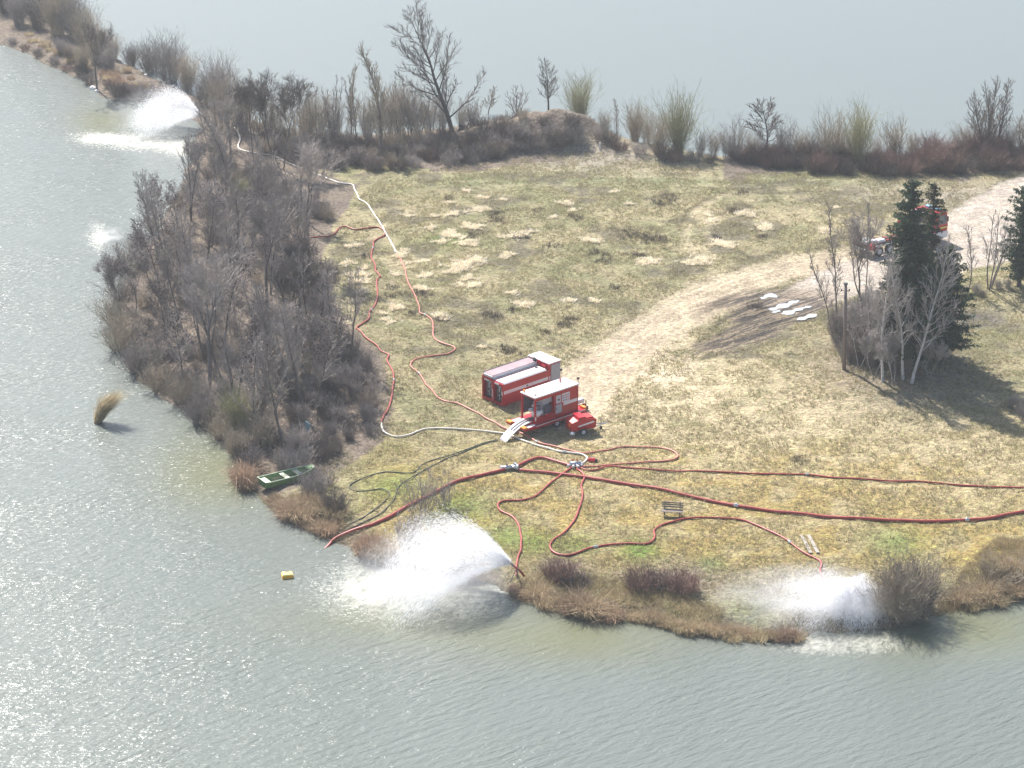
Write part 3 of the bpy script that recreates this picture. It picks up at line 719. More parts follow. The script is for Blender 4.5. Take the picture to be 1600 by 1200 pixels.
bush('willow_bush', 378, 318, 2.6, 1.3, 90, TWIGY, 'small yellowish bush glowing inside the upper part of the grove')
bush('shrub', 410, 700, 2.6, 1.9, 120, TWIGB, 'pale twiggy shrub between the yellow willow and the green boat')
bush('shrub', 395, 730, 1.8, 1.1, 90, TWIG, 'low grey shrub on the bank just left of the green boat')

# ---- far shore: named trees
def solo(px, py, label, cat='tree', name='bare_tree', tm=BARK, cm_=TWIG, extra=None, rz=0, sc=1, **kw):
    T, C, tips = bare_tree(**kw); ex = extra(tips) if extra else None
    e = tree_thing(name, T, C, tm, cm_, label, cat, None, ex); e.location = gp(px, py); e.rotation_euler = (0, 0, rz); e.scale = (sc,) * 3; return e
solo(708, 208, 'tall dark willow leaning left with wide bare crown, highest tree on the far shore', seed=510, h=14.2, r=.30, lean=(-.22, 0), lead=True, t0=.14, nb=18, ang=50, blen=.56, up=.10, twig=(3.4, 5), tl=1.4, tw=.022, cm_=TWIGD, name='leaning_willow')
solo(595, 240, 'slim beige poplar with pale upright twigs left of the leaning willow', seed=511, lead=True, h=12.2, r=.13, t0=.12, nb=46, ang=24, blen=.26, up=.10, twig=(4, 3), tm=BARKG, cm_=TWIGB, name='poplar_tree')
solo(560, 228, 'thin pale sapling tree with upright branches left of the beige poplar', seed=512, lead=True, h=9.5, r=.08, lean=(-.08, 0), t0=.2, nb=24, ang=26, blen=.22, tm=BARKG, cm_=TWIGB)
solo(441, 266, 'thin dark tree with forked crown rising behind the white hose', seed=513, h=11.4, r=.12, lean=(.02, 0), forks=2, t0=.35, nb=22, ang=40, blen=.28, cm_=TWIGD)
solo(396, 246, 'straight thin dark tree left of the forked one behind the grove', seed=514, h=8.8, r=.08, lean=(-.05, 0), t0=.4, nb=18, ang=30, blen=.24, cm_=TWIGD)
solo(762, 178, 'small round crowned bare tree at the left foot of the mound', seed=515, lead=True, h=3.6, r=.07, t0=.2, nb=22, ang=50, blen=.46, cm_=TWIGB, tl=.6)
solo(808, 182, 'small fan shaped tree on the left shoulder of the mound', seed=516, lead=True, h=4.2, r=.06, forks=5, t0=.15, nb=24, ang=42, blen=.36, cm_=TWIG, tl=.7)
solo(857, 172, 'dark bare tree standing on top of the mound', seed=517, lead=True, h=6.4, r=.13, t0=.2, nb=24, ang=52, blen=.42, up=.10, cm_=TWIGD, tl=.8)
bush('willow_bush', 905, 190, 5.6, 2.4, 150, TWIGY, 'pale yellow green willow bush on the right top of the mound', r=.018, droop=-.03)
solo(963, 210, 'thin lone sapling against the water right of the mound', seed=518, lead=True, h=4.8, r=.05, t0=.2, nb=22, ang=35, blen=.24, cm_=TWIG, tl=.5)
bush('willow_bush', 992, 222, 4.0, 1.7, 120, TWIGB, 'beige upright shrub beside the lone sapling right of the mound', droop=-.02)
bush('willow_bush', 1060, 240, 6.0, 3.6, 190, TWIGY, 'wide pale willow bush at the water right of the mound', r=.018, droop=-.01)
bush('willow_bush', 1028, 240, 3.8, 2.4, 120, TWIGB, 'low broad greyish bush left of the wide pale willow', droop=.0)
solo(1197, 250, 'spreading apple-like bare tree with flat crown above the reddish shrubs', seed=519, lead=True, h=6.6, r=.15, t0=.3, nb=18, ang=60, blen=.64, up=.06, cm_=TWIGD, tl=.8, tw=.028)
bush('willow_bush', 1150, 250, 4.2, 1.4, 40, TWIG, 'thin upright shrub tree at the water left of the flat crowned tree', 'tree', r=.02, droop=-.03, sub=8)
bush('willow_bush', 1297, 258, 5.2, 2.2, 80, TWIGB, 'pale vase shaped willow, first of three behind the reddish shrubs', 'tree', r=.02, droop=-.03, sub=8, base=.5)
bush('willow_bush', 1342, 260, 6.2, 2.4, 90, TWIGY, 'pale vase shaped willow, tallest of three behind the reddish shrubs', 'tree', r=.02, droop=-.03, sub=8, base=.5)
bush('willow_bush', 1396, 256, 4.7, 1.3, 60, TWIGB, 'slender pale willow, rightmost of three behind the reddish shrubs', 'tree', r=.02, droop=-.03, sub=8, base=.4)
solo(1546, 246, 'tall dark poplar-like tree with steep branches near the right edge of the far shore', seed=524, lead=True, h=10.4, r=.17, forks=4, t0=.10, nb=84, ang=30, blen=.30, up=.13, cm_=TWIGD, tl=.8)
solo(1600, 245, 'pale bare tree cut by the right edge on the far shore', seed=525, lead=True, h=6.0, r=.10, forks=4, t0=.1, nb=60, ang=30, blen=.34, cm_=TWIGB, tl=.7)
# thin pale trees between the leaning willow and the strip
TH = 'thin pale trees along the far shore'
tp = []
for k, (h, f_, m_) in enumerate([(8.8,4,TWIGB),(7.6,5,TWIG),(9.4,3,TWIGB),(8.0,5,TWIG)]):
    T, C, tips = bare_tree(540 + k, h, .06, (0, 0), f_, .12, 40, 26, .22, twig=(4.5, 3), tl=.75, lead=True)
    tp.append(tree_thing('thin_tree', T, C, BARKG, m_, 'thin multi-stemmed pale tree in the row along the far shore', 'tree', TH))
for i, (px, py, s) in enumerate([(345,205,1.0),(370,212,.95),(400,222,.9),(420,218,.85),(465,226,.95),(482,222,.9),(500,232,.95),(520,226,1.0),(540,236,.85),(575,226,.8),(618,222,.95),(640,216,.85),(655,222,.75),(675,212,.7),
        (480,240,.7),(512,246,.6),(620,236,.7),(735,200,.7),(745,196,.5),(360,232,.9),(345,248,.85),(430,240,.7),(460,250,.65),(550,214,.85),(590,216,.8)]):
    put_tree(i % 4, px, py, s * rng.uniform(.62, 1.15), protos_=tp)

bk = 'pale upright brush behind the thin trees'
ub = []
for k, m_ in enumerate((TWIGB, TWIG)):
    e = obj('pale_bush', segs_mesh('pale_bush', shrub_segs(555 + k, 5.2, 1.7, 70, -.03, 8, .018, .6), m_)); e.location = (0, 0, -50); tag(e, 'pale upright bush in the row behind the thin trees of the far shore', 'bush', bk); ub.append(e)
for i, (px, py, s) in enumerate([(350,200,1.0),(380,206,.9),(432,216,.85),(478,218,.9),(498,220,1.0),(525,218,.9),(575,216,.8),(605,214,.9),(625,212,1.0),(648,210,.9),(668,208,.75),(690,206,.7),(722,206,.6),(738,204,.55),
        (1115,246,.5),(1135,248,.6),(1175,250,.6),(1225,252,.7),(1250,252,.6),(1272,254,.7),(1320,256,.7),(1368,256,.6),(1425,252,.6),(1450,250,.5),(1500,248,.6),(1575,246,.7),(1010,226,.55),(1095,244,.5),(945,212,.5)]):
    p = gp(px, py); o = place_obj(ub[i % 2], p.x, p.y, p.z, rng.uniform(0, 6.28), s * rng.uniform(.85, 1.15))
    if px > 900: o['label'] = 'small pale upright bush in the thicket right of the mound'

# bushes of the strip at the upper left
FB = 'big bare bushes along the strip at the upper left'
fb = []
for k, (h, sp, n, m_) in enumerate([(5.2,3.4,150,TWIG),(4.4,3.2,140,TWIGD),(6.0,3.0,150,TWIGB)]):
    e = obj('bare_bush', segs_mesh('bare_bush', shrub_segs(560 + k, h, sp, n, -.01, 6, .022, .8), m_)); e.location = (0, 0, -50)
    tag(e, 'big bare bush in the hedge along the upper left strip', 'bush', FB); fb.append(e)
for i, (px, py, s) in enumerate([(265,128,1.05),(235,112,.8),(292,140,.8),(345,162,.95),(330,150,.7),(370,190,.7),(318,165,.6),(205,102,.6),(178,92,.5),(30,38,.9),(60,45,.95),(90,55,1.05),(118,62,.9),(10,20,.95),(135,80,.85),(75,30,1.0),(105,40,.95),(45,15,1.0),
        (-30,10,1.0),(-70,0,1.0),(150,98,.7),(170,110,.6),(110,95,.4),(130,110,.45),(95,85,.4)]):
    p = gp(px, py); place_obj(fb[i % 3], p.x, p.y, p.z, rng.uniform(0, 6.28), s * rng.uniform(.9, 1.1))
solo(152, 142, 'dark thin tree standing at the water edge of the upper left strip', seed=526, h=9.0, r=.13, t0=.3, nb=34, ang=46, blen=.30, cm_=TWIGD, tl=.8)

# reddish shrub belt on the far right shore and dark brush below the far trees
RB = 'reddish shrubs along the far right shore'
rb = []
for k, (h, sp, n, m_) in enumerate([(2.6,2.0,110,TWIGR),(2.1,2.2,110,TWIGR),(1.6,1.8,90,TWIGD)]):
    e = obj('reddish_shrub', segs_mesh('reddish_shrub', shrub_segs(580 + k, h, sp, n, .03, 6, .02, .7), m_)); e.location = (0, 0, -50)
    tag(e, 'reddish bare shrub in the thicket along the far right shore', 'shrub', RB); rb.append(e)
for i in range(115):
    px = rng.uniform(1125, 1640); t_ = rng.rand(); base = np.interp(px, [1125,1200,1300,1400,1500,1600,1650], [250,262,275,276,272,268,266])
    py = base - t_ * np.interp(px, [1125, 1250, 1600], [8, 22, 24]); p = gp(px, py)
    s = rng.uniform(.6, .95) * (1.25 if 1440 < px < 1570 else .9)
    if px < 1170: s *= .6
    place_obj(rb[2 if t_ < .3 and rng.rand() < .7 else rng.randint(0, 2)], p.x, p.y, p.z, rng.uniform(0, 6.28), s)
DB = 'dark brush below the far trees'
db = []
for k, (h, sp, n, m_) in enumerate([(1.7,2.0,90,TWIGD),(1.5,1.9,90,TWIG),(1.3,1.8,80,TWIGR),(1.8,1.8,80,TWIGB)]):
    e = obj('brush', segs_mesh('brush', shrub_segs(600 + k, h, sp, n, .06, 6, .019, .7), m_)); e.location = (0, 0, -50)
    tag(e, 'low dark brush on the bank below the trees of the far shore', 'shrub', DB); db.append(e)
for i in range(175):
    px = rng.uniform(405, 915); lo = np.interp(px, [405,480,560,640,700,800,850,915], [238,262,268,262,258,248,238,222]); hi = np.interp(px, [405,480,600,700,760,850,915], [205,222,226,212,200,185,195])
    if px > 840 and rng.rand() < .15: continue
    py = rng.uniform(hi, lo); p = gp(px, py); k = rng.choice(4, p=[.4, .3, .2, .1])
    place_obj(db[k], p.x, p.y, p.z, rng.uniform(0, 6.28), rng.uniform(.55, 1.05))
for i, (px, py, s) in enumerate([(935,215,.8),(955,225,.9),(970,235,.9),(1000,240,.8),(1040,248,1.0),(1055,252,.9),(1085,250,.8),(1110,255,.6),(780,190,.6),(880,200,.7),(895,205,.8),(300,168,.8),(285,160,.8),(265,158,.8),(250,150,.8),(235,150,.9),
        (185,150,1.0),(200,148,1.0),(215,150,1.0),(125,115,.8),(105,110,.7),(85,100,.7),(60,88,.6),(40,78,.6),(20,68,.6),(140,130,.8),(170,135,.7)]):
    p = gp(px, py); place_obj(db[[1, 0, 2][i % 3]], p.x, p.y, p.z, rng.uniform(0, 6.28), s)
# brush belt left of the white hose, behind the grove
for (x, y) in scatter_poly([(335,245),(380,275),(430,292),(500,326),(515,345),(440,335),(380,300),(340,270)], 34, 31):
    place_obj(db[rng.randint(0, 2)], x, y, zmesh(x, y), rng.uniform(0, 6.28), rng.uniform(.6, .95))
b = MB(); rs = random.Random(8)
b.cyl((0, 0, -.2), (.1, 0, .7), .55, .35, 9); b.cyl((.35, .1, 0), (.75, .1, .9), .18, .05, 6); b.cyl((.5, 0, 0), (.95, 0, .35), .3, .12, 7); b.cyl((-.2, 0, .4), (-.3, .1, 1.0), .16, .05, 6)
tag(b.build('tree_stump', BARK, None, loc=gp(722, 208)), 'dark broken stump right of the leaning willow foot', 'stump')

# ---- spruces, birches and pole on the right
def spruce_meshes(seed, h, rad, n_whorl, per, dens, low=.12, ragged=.3):
    rg = np.random.RandomState(seed); T = []; pts = []; P_, D, Rr = grow(rg, (0, 0, -.2), (0, 0, 1), h, .24, .03, 10, .05, .015)
    for i in range(10): T.append((P_[i], P_[i + 1], Rr[i], Rr[i + 1]))
    Vs = []
    for i in range(n_whorl):
        t = low + (1 - low) * i / n_whorl; L0 = rad * (1 - t) ** .42 * (.45 if t < low + .05 else 1) + .12
        for j in range(per):
            L = L0 * rg.uniform(1 - ragged * 1.6, 1 + ragged); az = rg.uniform(0, 6.28)
            if rg.rand() < ragged * .35: continue
            f = t * 10; i0 = int(min(f, 9)); p = P_[i0] + (P_[i0 + 1] - P_[i0]) * (f - i0)
            d = np.array([math.cos(az), math.sin(az), -.12 + .5 * t]); m_ = max(3, int(L * dens))
            e = p + d * L; e[2] -= L * .12; T.append((p, e, .035, .01))
            s = np.linspace(.18, 1, m_)[:, None]; c = p + (e - p) * s; c[:, 2] += -np.sin(s[:, 0] * 3.1) * .05 * L
            for q_ in range(3):
                w_ = (.34 * (1.15 - s) + .08) * L * .55
                o_ = rg.normal(0, 1, (m_, 3)); o_[:, 2] = -np.abs(o_[:, 2]) * .55; pts.append(c + o_ * w_ * .5)
    c = np.concatenate(pts); n = len(c); out = c - np.array([0, 0, 0]); 
    a = rg.normal(0, 1, (n, 3)); a[:, 2] -= .5; a /= np.linalg.norm(a, axis=1, keepdims=True); b_ = np.cross(a, rg.normal(0, 1, (n, 3))); b_ /= np.linalg.norm(b_, axis=1, keepdims=True)
    s = rg.uniform(.10, .26, n)[:, None]
    V_ = np.stack([c - b_ * s * .38, c + b_ * s * .38, c + a * s * 1.5], 1).reshape(-1, 3)
    return T, (V_, np.arange(3 * n).reshape(-1, 3))
def spruce(px, py, seed, h, rad, label, m_=NEEDLE, nw=50, per=9, dens=9, **kw):
    T, (v_, f_) = spruce_meshes(seed, h, rad, nw, per, dens, **kw)
    e = empty('spruce_tree', gp(px, py), 0, label, 'tree'); obj('trunk', segs_mesh('trunk', T, BARK, 5), e); obj('crown', np_mesh('crown', v_, f_, m_), e)
spruce(1407, 560, 701, 15.8, 2.25, 'tall dark green spruce, left of the three behind the birches')
spruce(1442, 552, 702, 15.3, 1.4, 'slim browner spruce right behind the dark one, thin at the top', NEEDLEB, per=6, ragged=.45)
spruce(1470, 556, 703, 9.8, 2.4, 'lower broad dark spruce at the right of the three behind the birches', per=8, ragged=.4)
spruce(1423, 568, 705, 11.5, 2.8, 'dense dark spruce in the middle of the clump behind the birches', per=10, ragged=.35)
spruce(1592, 448, 704, 9.8, 2.1, 'spruce with open branches cut by the right edge of the view', nw=40, per=6, ragged=.4)
solo(1380, 596, 'leaning white birch with broken top, left of the birch group', seed=711, lead=True, h=11.0, r=.14, lean=(-.20, 0), t0=.3, nb=20, ang=40, blen=.30, tm=BIRCH, cm_=TWIGW, name='birch_tree')
solo(1412, 592, 'white birch with forked top in the middle of the birch group', seed=712, lead=True, h=10.6, r=.14, lean=(-.09, 0), forks=1, t0=.3, nb=22, ang=40, blen=.32, tm=BIRCH, cm_=TWIGW, name='birch_tree')
solo(1424, 600, 'straight white birch with long side branches, right of the birch group', seed=713, lead=True, h=12.2, r=.15, lean=(.05, 0), forks=1, t0=.25, nb=24, ang=46, blen=.34, tm=BIRCH, cm_=TWIGW, name='birch_tree')
solo(1394, 582, 'thin pale birch stem behind the leaning birch', seed=714, lead=True, h=9.2, r=.07, lean=(-.12, 0), t0=.4, nb=14, ang=35, blen=.2, tm=BIRCH, cm_=TWIGW, name='birch_tree')
solo(1350, 545, 'thick grey bare tree left of the birches with a very tall thin top', seed=715, h=14.0, r=.15, lean=(-.11, 0), t0=.25, nb=26, ang=34, blen=.18, tm=BARKG, cm_=TWIG)
solo(1352, 500, 'thin straight stem rising above the parked truck, between meadow and spruces', seed=716, lead=True, h=11.5, r=.07, lean=(-.01, 0), t0=.45, nb=14, ang=34, blen=.16, tm=BARK, cm_=TWIG)
solo(1309, 530, 'slim bent bare tree just left of the wooden pole', seed=717, lead=True, h=12.2, r=.09, lean=(-.12, 0), t0=.3, nb=16, ang=30, blen=.18, tm=BARK, cm_=TWIG)
solo(1303, 528, 'thin bare stem leaning far left over the muddy ruts', seed=718, lead=True, h=9.5, r=.06, lean=(-.28, 0), t0=.3, nb=12, ang=30, blen=.2, tm=BARK, cm_=TWIG)
solo(1512, 456, 'thin crooked bare tree beside the pale road, left of the three-stemmed one', seed=719, lead=True, h=6.2, r=.07, lean=(-.02, 0), t0=.3, nb=14, ang=34, blen=.26, tm=BARK, cm_=TWIG, wob=.14)
solo(1546, 452, 'three-stemmed pale bare tree on the small bank beside the road', seed=720, h=8.2, r=.10, forks=4, lean=(.05, 0), t0=.3, nb=30, ang=34, blen=.24, tm=BARKG, cm_=TWIGW, lead=True)
SG = 'thin pale saplings in front of the spruces'
T, C, tips = bare_tree(740, 8.0, .05, (-.08, 0), 1, .3, 16, 34, .26, twig=(3, 3), tl=.7, lead=True); sp1 = tree_thing('birch_sapling', T, C, BARKG, TWIGW, 'thin pale sapling among the shrubs in front of the spruces', 'tree', SG)
T, C, tips = bare_tree(741, 6.5, .05, (.06, 0), 2, .3, 16, 34, .28, twig=(3, 3), tl=.7); sp2 = tree_thing('birch_sapling', T, C, BIRCH, TWIGW, 'thin pale sapling among the shrubs in front of the spruces', 'tree', SG)
for i, (px, py) in enumerate([(1330,565),(1342,575),(1355,580),(1365,588),(1375,580),(1396,598),(1442,580),(1452,590),(1345,555),(1366,560),(1460,565),(1336,545)]):
    put_tree(i % 2, px, py, rng.uniform(.55, 1.0), protos_=[sp1, sp2])
CS = 'bare shrubs round the birches and spruces'
cs = []
for k, (h, sp, n, m_) in enumerate([(2.8,1.6,80,TWIGD),(2.2,1.7,80,TWIG),(3.4,1.3,70,TWIG)]):
    e = obj('shrub', segs_mesh('shrub', shrub_segs(730 + k, h, sp, n, .0, 6, .017, .5), m_)); e.location = (0, 0, -50)
    tag(e, 'bare dense shrub at the foot of the birches and spruces', 'shrub', CS); cs.append(e)
for (x, y) in scatter_poly([(1300,535),(1325,575),(1370,592),(1410,605),(1455,600),(1490,570),(1480,530),(1440,510),(1380,505),(1330,505)], 75, 41):
    place_obj(cs[rng.randint(0, 3)], x, y, zmesh(x, y), rng.uniform(0, 6.28), rng.uniform(.5, 1.0))
for px, py, s in ((1505,460,.4),(1525,458,.4),(1560,452,.4),(1575,450,.4),(1535,462,.3),(1490,455,.35),(1595,640,.6),(1600,655,.6),(1580,636,.4)):
    p = gp(px, py); place_obj(cs[1], p.x, p.y, p.z, rng.uniform(0, 6.28), s)
e = empty('wooden_pole', gp(1319, 577), 0, 'weathered wooden utility pole leaning slightly, left of the birches', 'pole')
MB().cyl((0, 0, -.3), (-.28, 0, 7.5), .17, .13, 10).build('shaft', WOOD, e, True)
MB().cyl((-.28, 0, 7.5), (-.285, 0, 7.62), .2, .16, 10).build('cap', DGREY, e)
for s_ in (-1, 1):
    MB().cyl((-.27 + s_ * .1, 0, 6.9), (-.27 + s_ * .32, 0, 6.95), .03, n=6).cyl((-.27 + s_ * .32, 0, 6.9), (-.27 + s_ * .32, 0, 7.08), .06, n=8).build('insulator', DGREY, e)
MB().box(-.36, -.16, -.2, -.1, 6.3, 6.6).build('junction_box', DGREY, e)

# ---- shore plants in the foreground
rd_pr = []
RG = 'dry reed tufts along the near shore'
for k, (m_, h, rad, ln) in enumerate([(REED,1.3,.7,(0,0)),(REEDR,1.5,.6,(0,0)),(STRAWD,.9,.9,(.15,0)),(REEDR,1.1,.8,(-.1,0))]):
    e = obj('reed_tuft', blade_mesh('reed_tuft', 800 + k, 300, rad, h, .018, m_, ln, .5)); e.location = (0, 0, -50)
    tag(e, 'dry brown reed tuft in the fringe along the near shore', 'reeds', RG); rd_pr.append(e)
def reeds(lst):
    for px, py, s, k in lst:
        p = gp(px, py); place_obj(rd_pr[k], p.x, p.y, max(p.z, 0), rng.uniform(-.5, .5), s * rng.uniform(.9, 1.1))
L_ = []
def belt(path, n, s, kk, jit_=7):
    P_ = np.array(path, float); d = np.r_[0, np.cumsum(np.hypot(*np.diff(P_, axis=0).T))]
    for i in range(n):
        t = (i + rng.rand()) / n * d[-1]; L_.append((np.interp(t, d, P_[:, 0]) + rng.uniform(-4, 4), np.interp(t, d, P_[:, 1]) + rng.uniform(-jit_, jit_ * .4), s * rng.uniform(.4, 1.15), kk[rng.randint(len(kk))]))
belt([(425,785),(450,805),(480,822),(515,835)], 22, .95, [0, 0, 3])
belt([(455,780),(490,795),(530,810)], 12, .8, [0, 2])
belt([(378,745),(384,768)], 6, 1.15, [1, 1, 3], 3)
belt([(800,930),(850,945),(900,955),(965,968)], 34, .8, [0, 2, 2, 3], 12)
belt([(880,955),(930,962),(965,968)], 12, 1.1, [0, 3], 6)
belt([(990,968),(1040,982),(1100,993),(1120,994)], 26, .6, [2, 0, 2], 11)
belt([(1130,996),(1160,998),(1200,1000),(1250,996)], 22, .6, [0, 3, 2, 1], 8)
belt([(1500,948),(1550,938),(1600,930),(1640,925)], 26, .9, [2, 0, 0], 16)
belt([(1540,900),(1600,890),(1640,890)], 14, .8, [2, 0], 16)
belt([(640,890),(700,895),(760,915)], 16, .8, [3, 1, 0], 8)
belt([(170,130),(200,140),(230,140),(160,120),(200,120)], 22, .8, [0, 2, 3], 8)
belt([(40,60),(90,85),(140,110)], 14, .8, [0, 2], 8)
reeds(L_)
def reed_solo(px, py, n, rad, h, m_, label, lean=(0, 0), seed=1, z=None, spread=.35, droop=.5):
    p = gp(px, py) if z is None else Vector((*plane_pt(px, py, 0), z))
    o = obj('reed_tuft', blade_mesh('reed_tuft', seed, n, rad, h, .014, m_, lean, spread, droop), None, p); tag(o, label, 'reeds'); return o
reed_solo(152, 660, 1500, .28, 2.7, STRAWD, 'lone tuft of tan reeds in open water left of the grove, leaning right', (.62, .1), 821, 0, .2, .12)
for dx_, s_ in ((-14, 1), (2, 2), (16, 3)): pass
reed_solo(578, 868, 1500, .85, 1.7, REEDR, 'round red brown reed clump between the thick hose and the first water jet', (0, 0), 822)
reed_solo(602, 872, 900, .6, 1.5, REED, 'smaller tan reed clump touching the red brown one beside the water jet', (0, 0), 823)
bush('shrub', 490, 775, 1.9, 1.5, 150, TWIG, 'grey shrub behind the reeds below the green boat', droop=.05, base=.7)
bush('shrub', 525, 800, 1.6, 1.3, 140, TWIGD, 'dark round shrub behind the reeds, nearest the thick suction hose', droop=.05, base=.6)
bush('shrub', 508, 760, 1.2, 1.1, 80, TWIGB, 'thin pale shrub above the two grey ones behind the boat reeds', droop=.05, base=.6)
bush('shrub', 875, 905, 1.4, 1.4, 170, TWIGR, 'dark reddish shrub by the tripod nozzle, left of the two in the lawn edge', droop=.06, base=.8)
bush('shrub', 900, 915, 1.0, 1.3, 110, TWIGD, 'low brown shrub touching the reddish one near the tripod nozzle', droop=.06, base=.8)
bush('shrub', 1003, 918, 1.35, 1.5, 180, TWIGR, 'purple brown shrub in the lawn edge, middle of the foreground shrubs', droop=.06, base=1.0)
bush('shrub', 1028, 916, 1.1, 1.1, 110, TWIGD, 'small brown shrub between the two purple brown ones', droop=.06, base=.8)
bush('shrub', 1066, 924, 1.45, 1.3, 180, TWIGR, 'round purple brown shrub, right end of the foreground shrubs', droop=.06, base=.8)
bush('bush', 1408, 962, 3.9, 3.6, 420, TWIGB, 'large dense olive brown bush at the shore right of the second water jet', 'bush', droop=.05, base=1.2, sub=6, sc=(.85, .85, .85))
bush('bush', 1425, 952, 3.2, 3.2, 260, TWIGD, 'dark brown inner half of the big shore bush, behind its olive part', 'bush', droop=.06, base=1.1, sub=6)
bush('shrub', 1560, 905, 1.5, 2.4, 120, TWIGB, 'thin olive shrub on the little mound at the lower right corner', droop=.06, base=1.2)
bush('shrub', 658, 800, 2.8, 1.8, 60, TWIG, 'thin grey bush standing in the mist left of the first water jet', droop=.02, base=.8)
bush('shrub', 690, 790, 2.6, 1.2, 40, TWIG, 'sparse tall shrub rising out of the mist below the thick hose', droop=-.02, base=.6)
bush('shrub', 640, 850, 2.2, 1.6, 90, TWIG, 'grey shrub half hidden in the spray beside the reed clumps', droop=.04, base=.7)
bush('shrub', 715, 900, 1.6, 1.3, 80, TWIGR, 'reddish shrub glimpsed through the first water jet', droop=.04, base=.6)

# which one is it: labels by place inside the big groups
def zone(group, rules):
    for o in list(COL.objects):
        if o.parent is None and o.get('group') == group:
            px, py = topix(o.location.x, o.location.y, o.location.z)
            for cond, lab in rules:
                if cond(px, py): o['label'] = lab; break
zone(GROVE, [(lambda x, y: y < 310, 'bare tree at the narrow top end of the grove below the white hose'), (lambda x, y: x < 260, 'dark tree with cone clusters leaning over the water on the left rim of the grove'),
    (lambda x, y: x < 345 and y < 420, 'bare tree in the upper left part of the grove above the lake'), (lambda x, y: y < 400, 'bare tree in the upper right part of the grove near the red hose start'),
    (lambda x, y: x < 345, 'tall dark bare tree in the lower left part of the grove near the overhanging bushes'), (lambda x, y: y > 600 and x < 450, 'bare tree at the lower tip of the grove above the green boat'),
    (lambda x, y: y > 590, 'bare tree at the lower right corner of the grove near the sign'), (lambda x, y: x > 465, 'bare tree on the right rim of the grove facing the meadow'), (lambda x, y: True, 'bare tree in the thick middle of the grove')])
zone(SH, [(lambda x, y: y < 330, 'bare shrub at the narrow top end of the grove floor'), (lambda x, y: x < 290 and y < 480, 'bare shrub on the upper left rim of the grove by the water'), (lambda x, y: x < 330, 'bare shrub on the lower left rim of the grove by the water'),
    (lambda x, y: y > 640, 'bare shrub at the lower tip of the grove above the boat'), (lambda x, y: x > 500, 'bare shrub on the right rim of the grove beside the red hose loop'), (lambda x, y: y < 450, 'bare shrub on the grove floor in its upper half'), (lambda x, y: True, 'bare shrub on the grove floor in its lower half')])
zone(DB, [(lambda x, y: x < 320, 'low brush on the bank of the upper left strip'), (lambda x, y: x < 530 and y > 240, 'low dark brush just below the white hose behind the grove'), (lambda x, y: x < 560, 'low dark brush under the row of thin pale trees'), (lambda x, y: x < 690, 'low dark brush between the beige poplar and the leaning willow'),
    (lambda x, y: x < 790, 'low dark brush right of the leaning willow below its stump'), (lambda x, y: x < 925, 'low dark brush on the slope of the mound'), (lambda x, y: True, 'small brush on the bank right of the mound')])
zone(RB, [(lambda x, y: x < 1180, 'small reddish shrub below the flat crowned tree on the far right shore'), (lambda x, y: x < 1290, 'reddish shrub right of the flat crowned tree on the far shore'), (lambda x, y: x < 1430, 'reddish shrub in front of the three pale willows'), (lambda x, y: x < 1570, 'tall red brown shrub round the foot of the tall dark poplar-like tree'), (lambda x, y: True, 'reddish shrub at the right edge of the far shore')])
zone(FB, [(lambda x, y: x < 130, 'big bare bush in the hedge at the upper left corner'), (lambda x, y: x < 215, 'bare bush near the dark tree on the upper left strip'), (lambda x, y: x < 310, 'broad bare bush directly above the upper left water jet'), (lambda x, y: True, 'tall bare bush right of the upper left water jet')])
zone(RG, [(lambda x, y: y < 200, 'dry tan reed tuft on the upper left strip'), (lambda x, y: x < 400, 'dry red brown reed tuft left of the green boat'), (lambda x, y: x < 560, 'dry brown reed tuft in the belt below the green boat'), (lambda x, y: x < 790, 'reed tuft behind the first water jet at the shore'),
    (lambda x, y: x < 980, 'brown reed tuft in the shore fringe right of the tripod nozzle'), (lambda x, y: x < 1140, 'tan grass tuft in the shore fringe below the purple brown shrubs'), (lambda x, y: x < 1300, 'red brown reed tuft on the shore below the right water jet'), (lambda x, y: True, 'tan reed tuft on the bank at the lower right corner')])
zone('bushes overhanging the water below the grove', [(lambda x, y: y < 440, 'olive grey bush over the water on the upper left rim of the grove'), (lambda x, y: y < 560, 'olive grey bush bulging far left over the water at mid grove'), (lambda x, y: y < 640, 'grey bush over the water between the lone reeds and the grove'), (lambda x, y: True, 'grey bush hanging over the water left of the yellow willow')])
zone(TH, [(lambda x, y: x < 400, 'thin pale tree in the row just right of the upper left jet'), (lambda x, y: x < 490, 'thin pale tree in the row near the forked dark tree'), (lambda x, y: x < 600, 'thin pale tree in the row beside the beige poplar'), (lambda x, y: x < 700, 'thin pale tree between the beige poplar and the leaning willow'), (lambda x, y: True, 'small thin tree right of the leaning willow')])
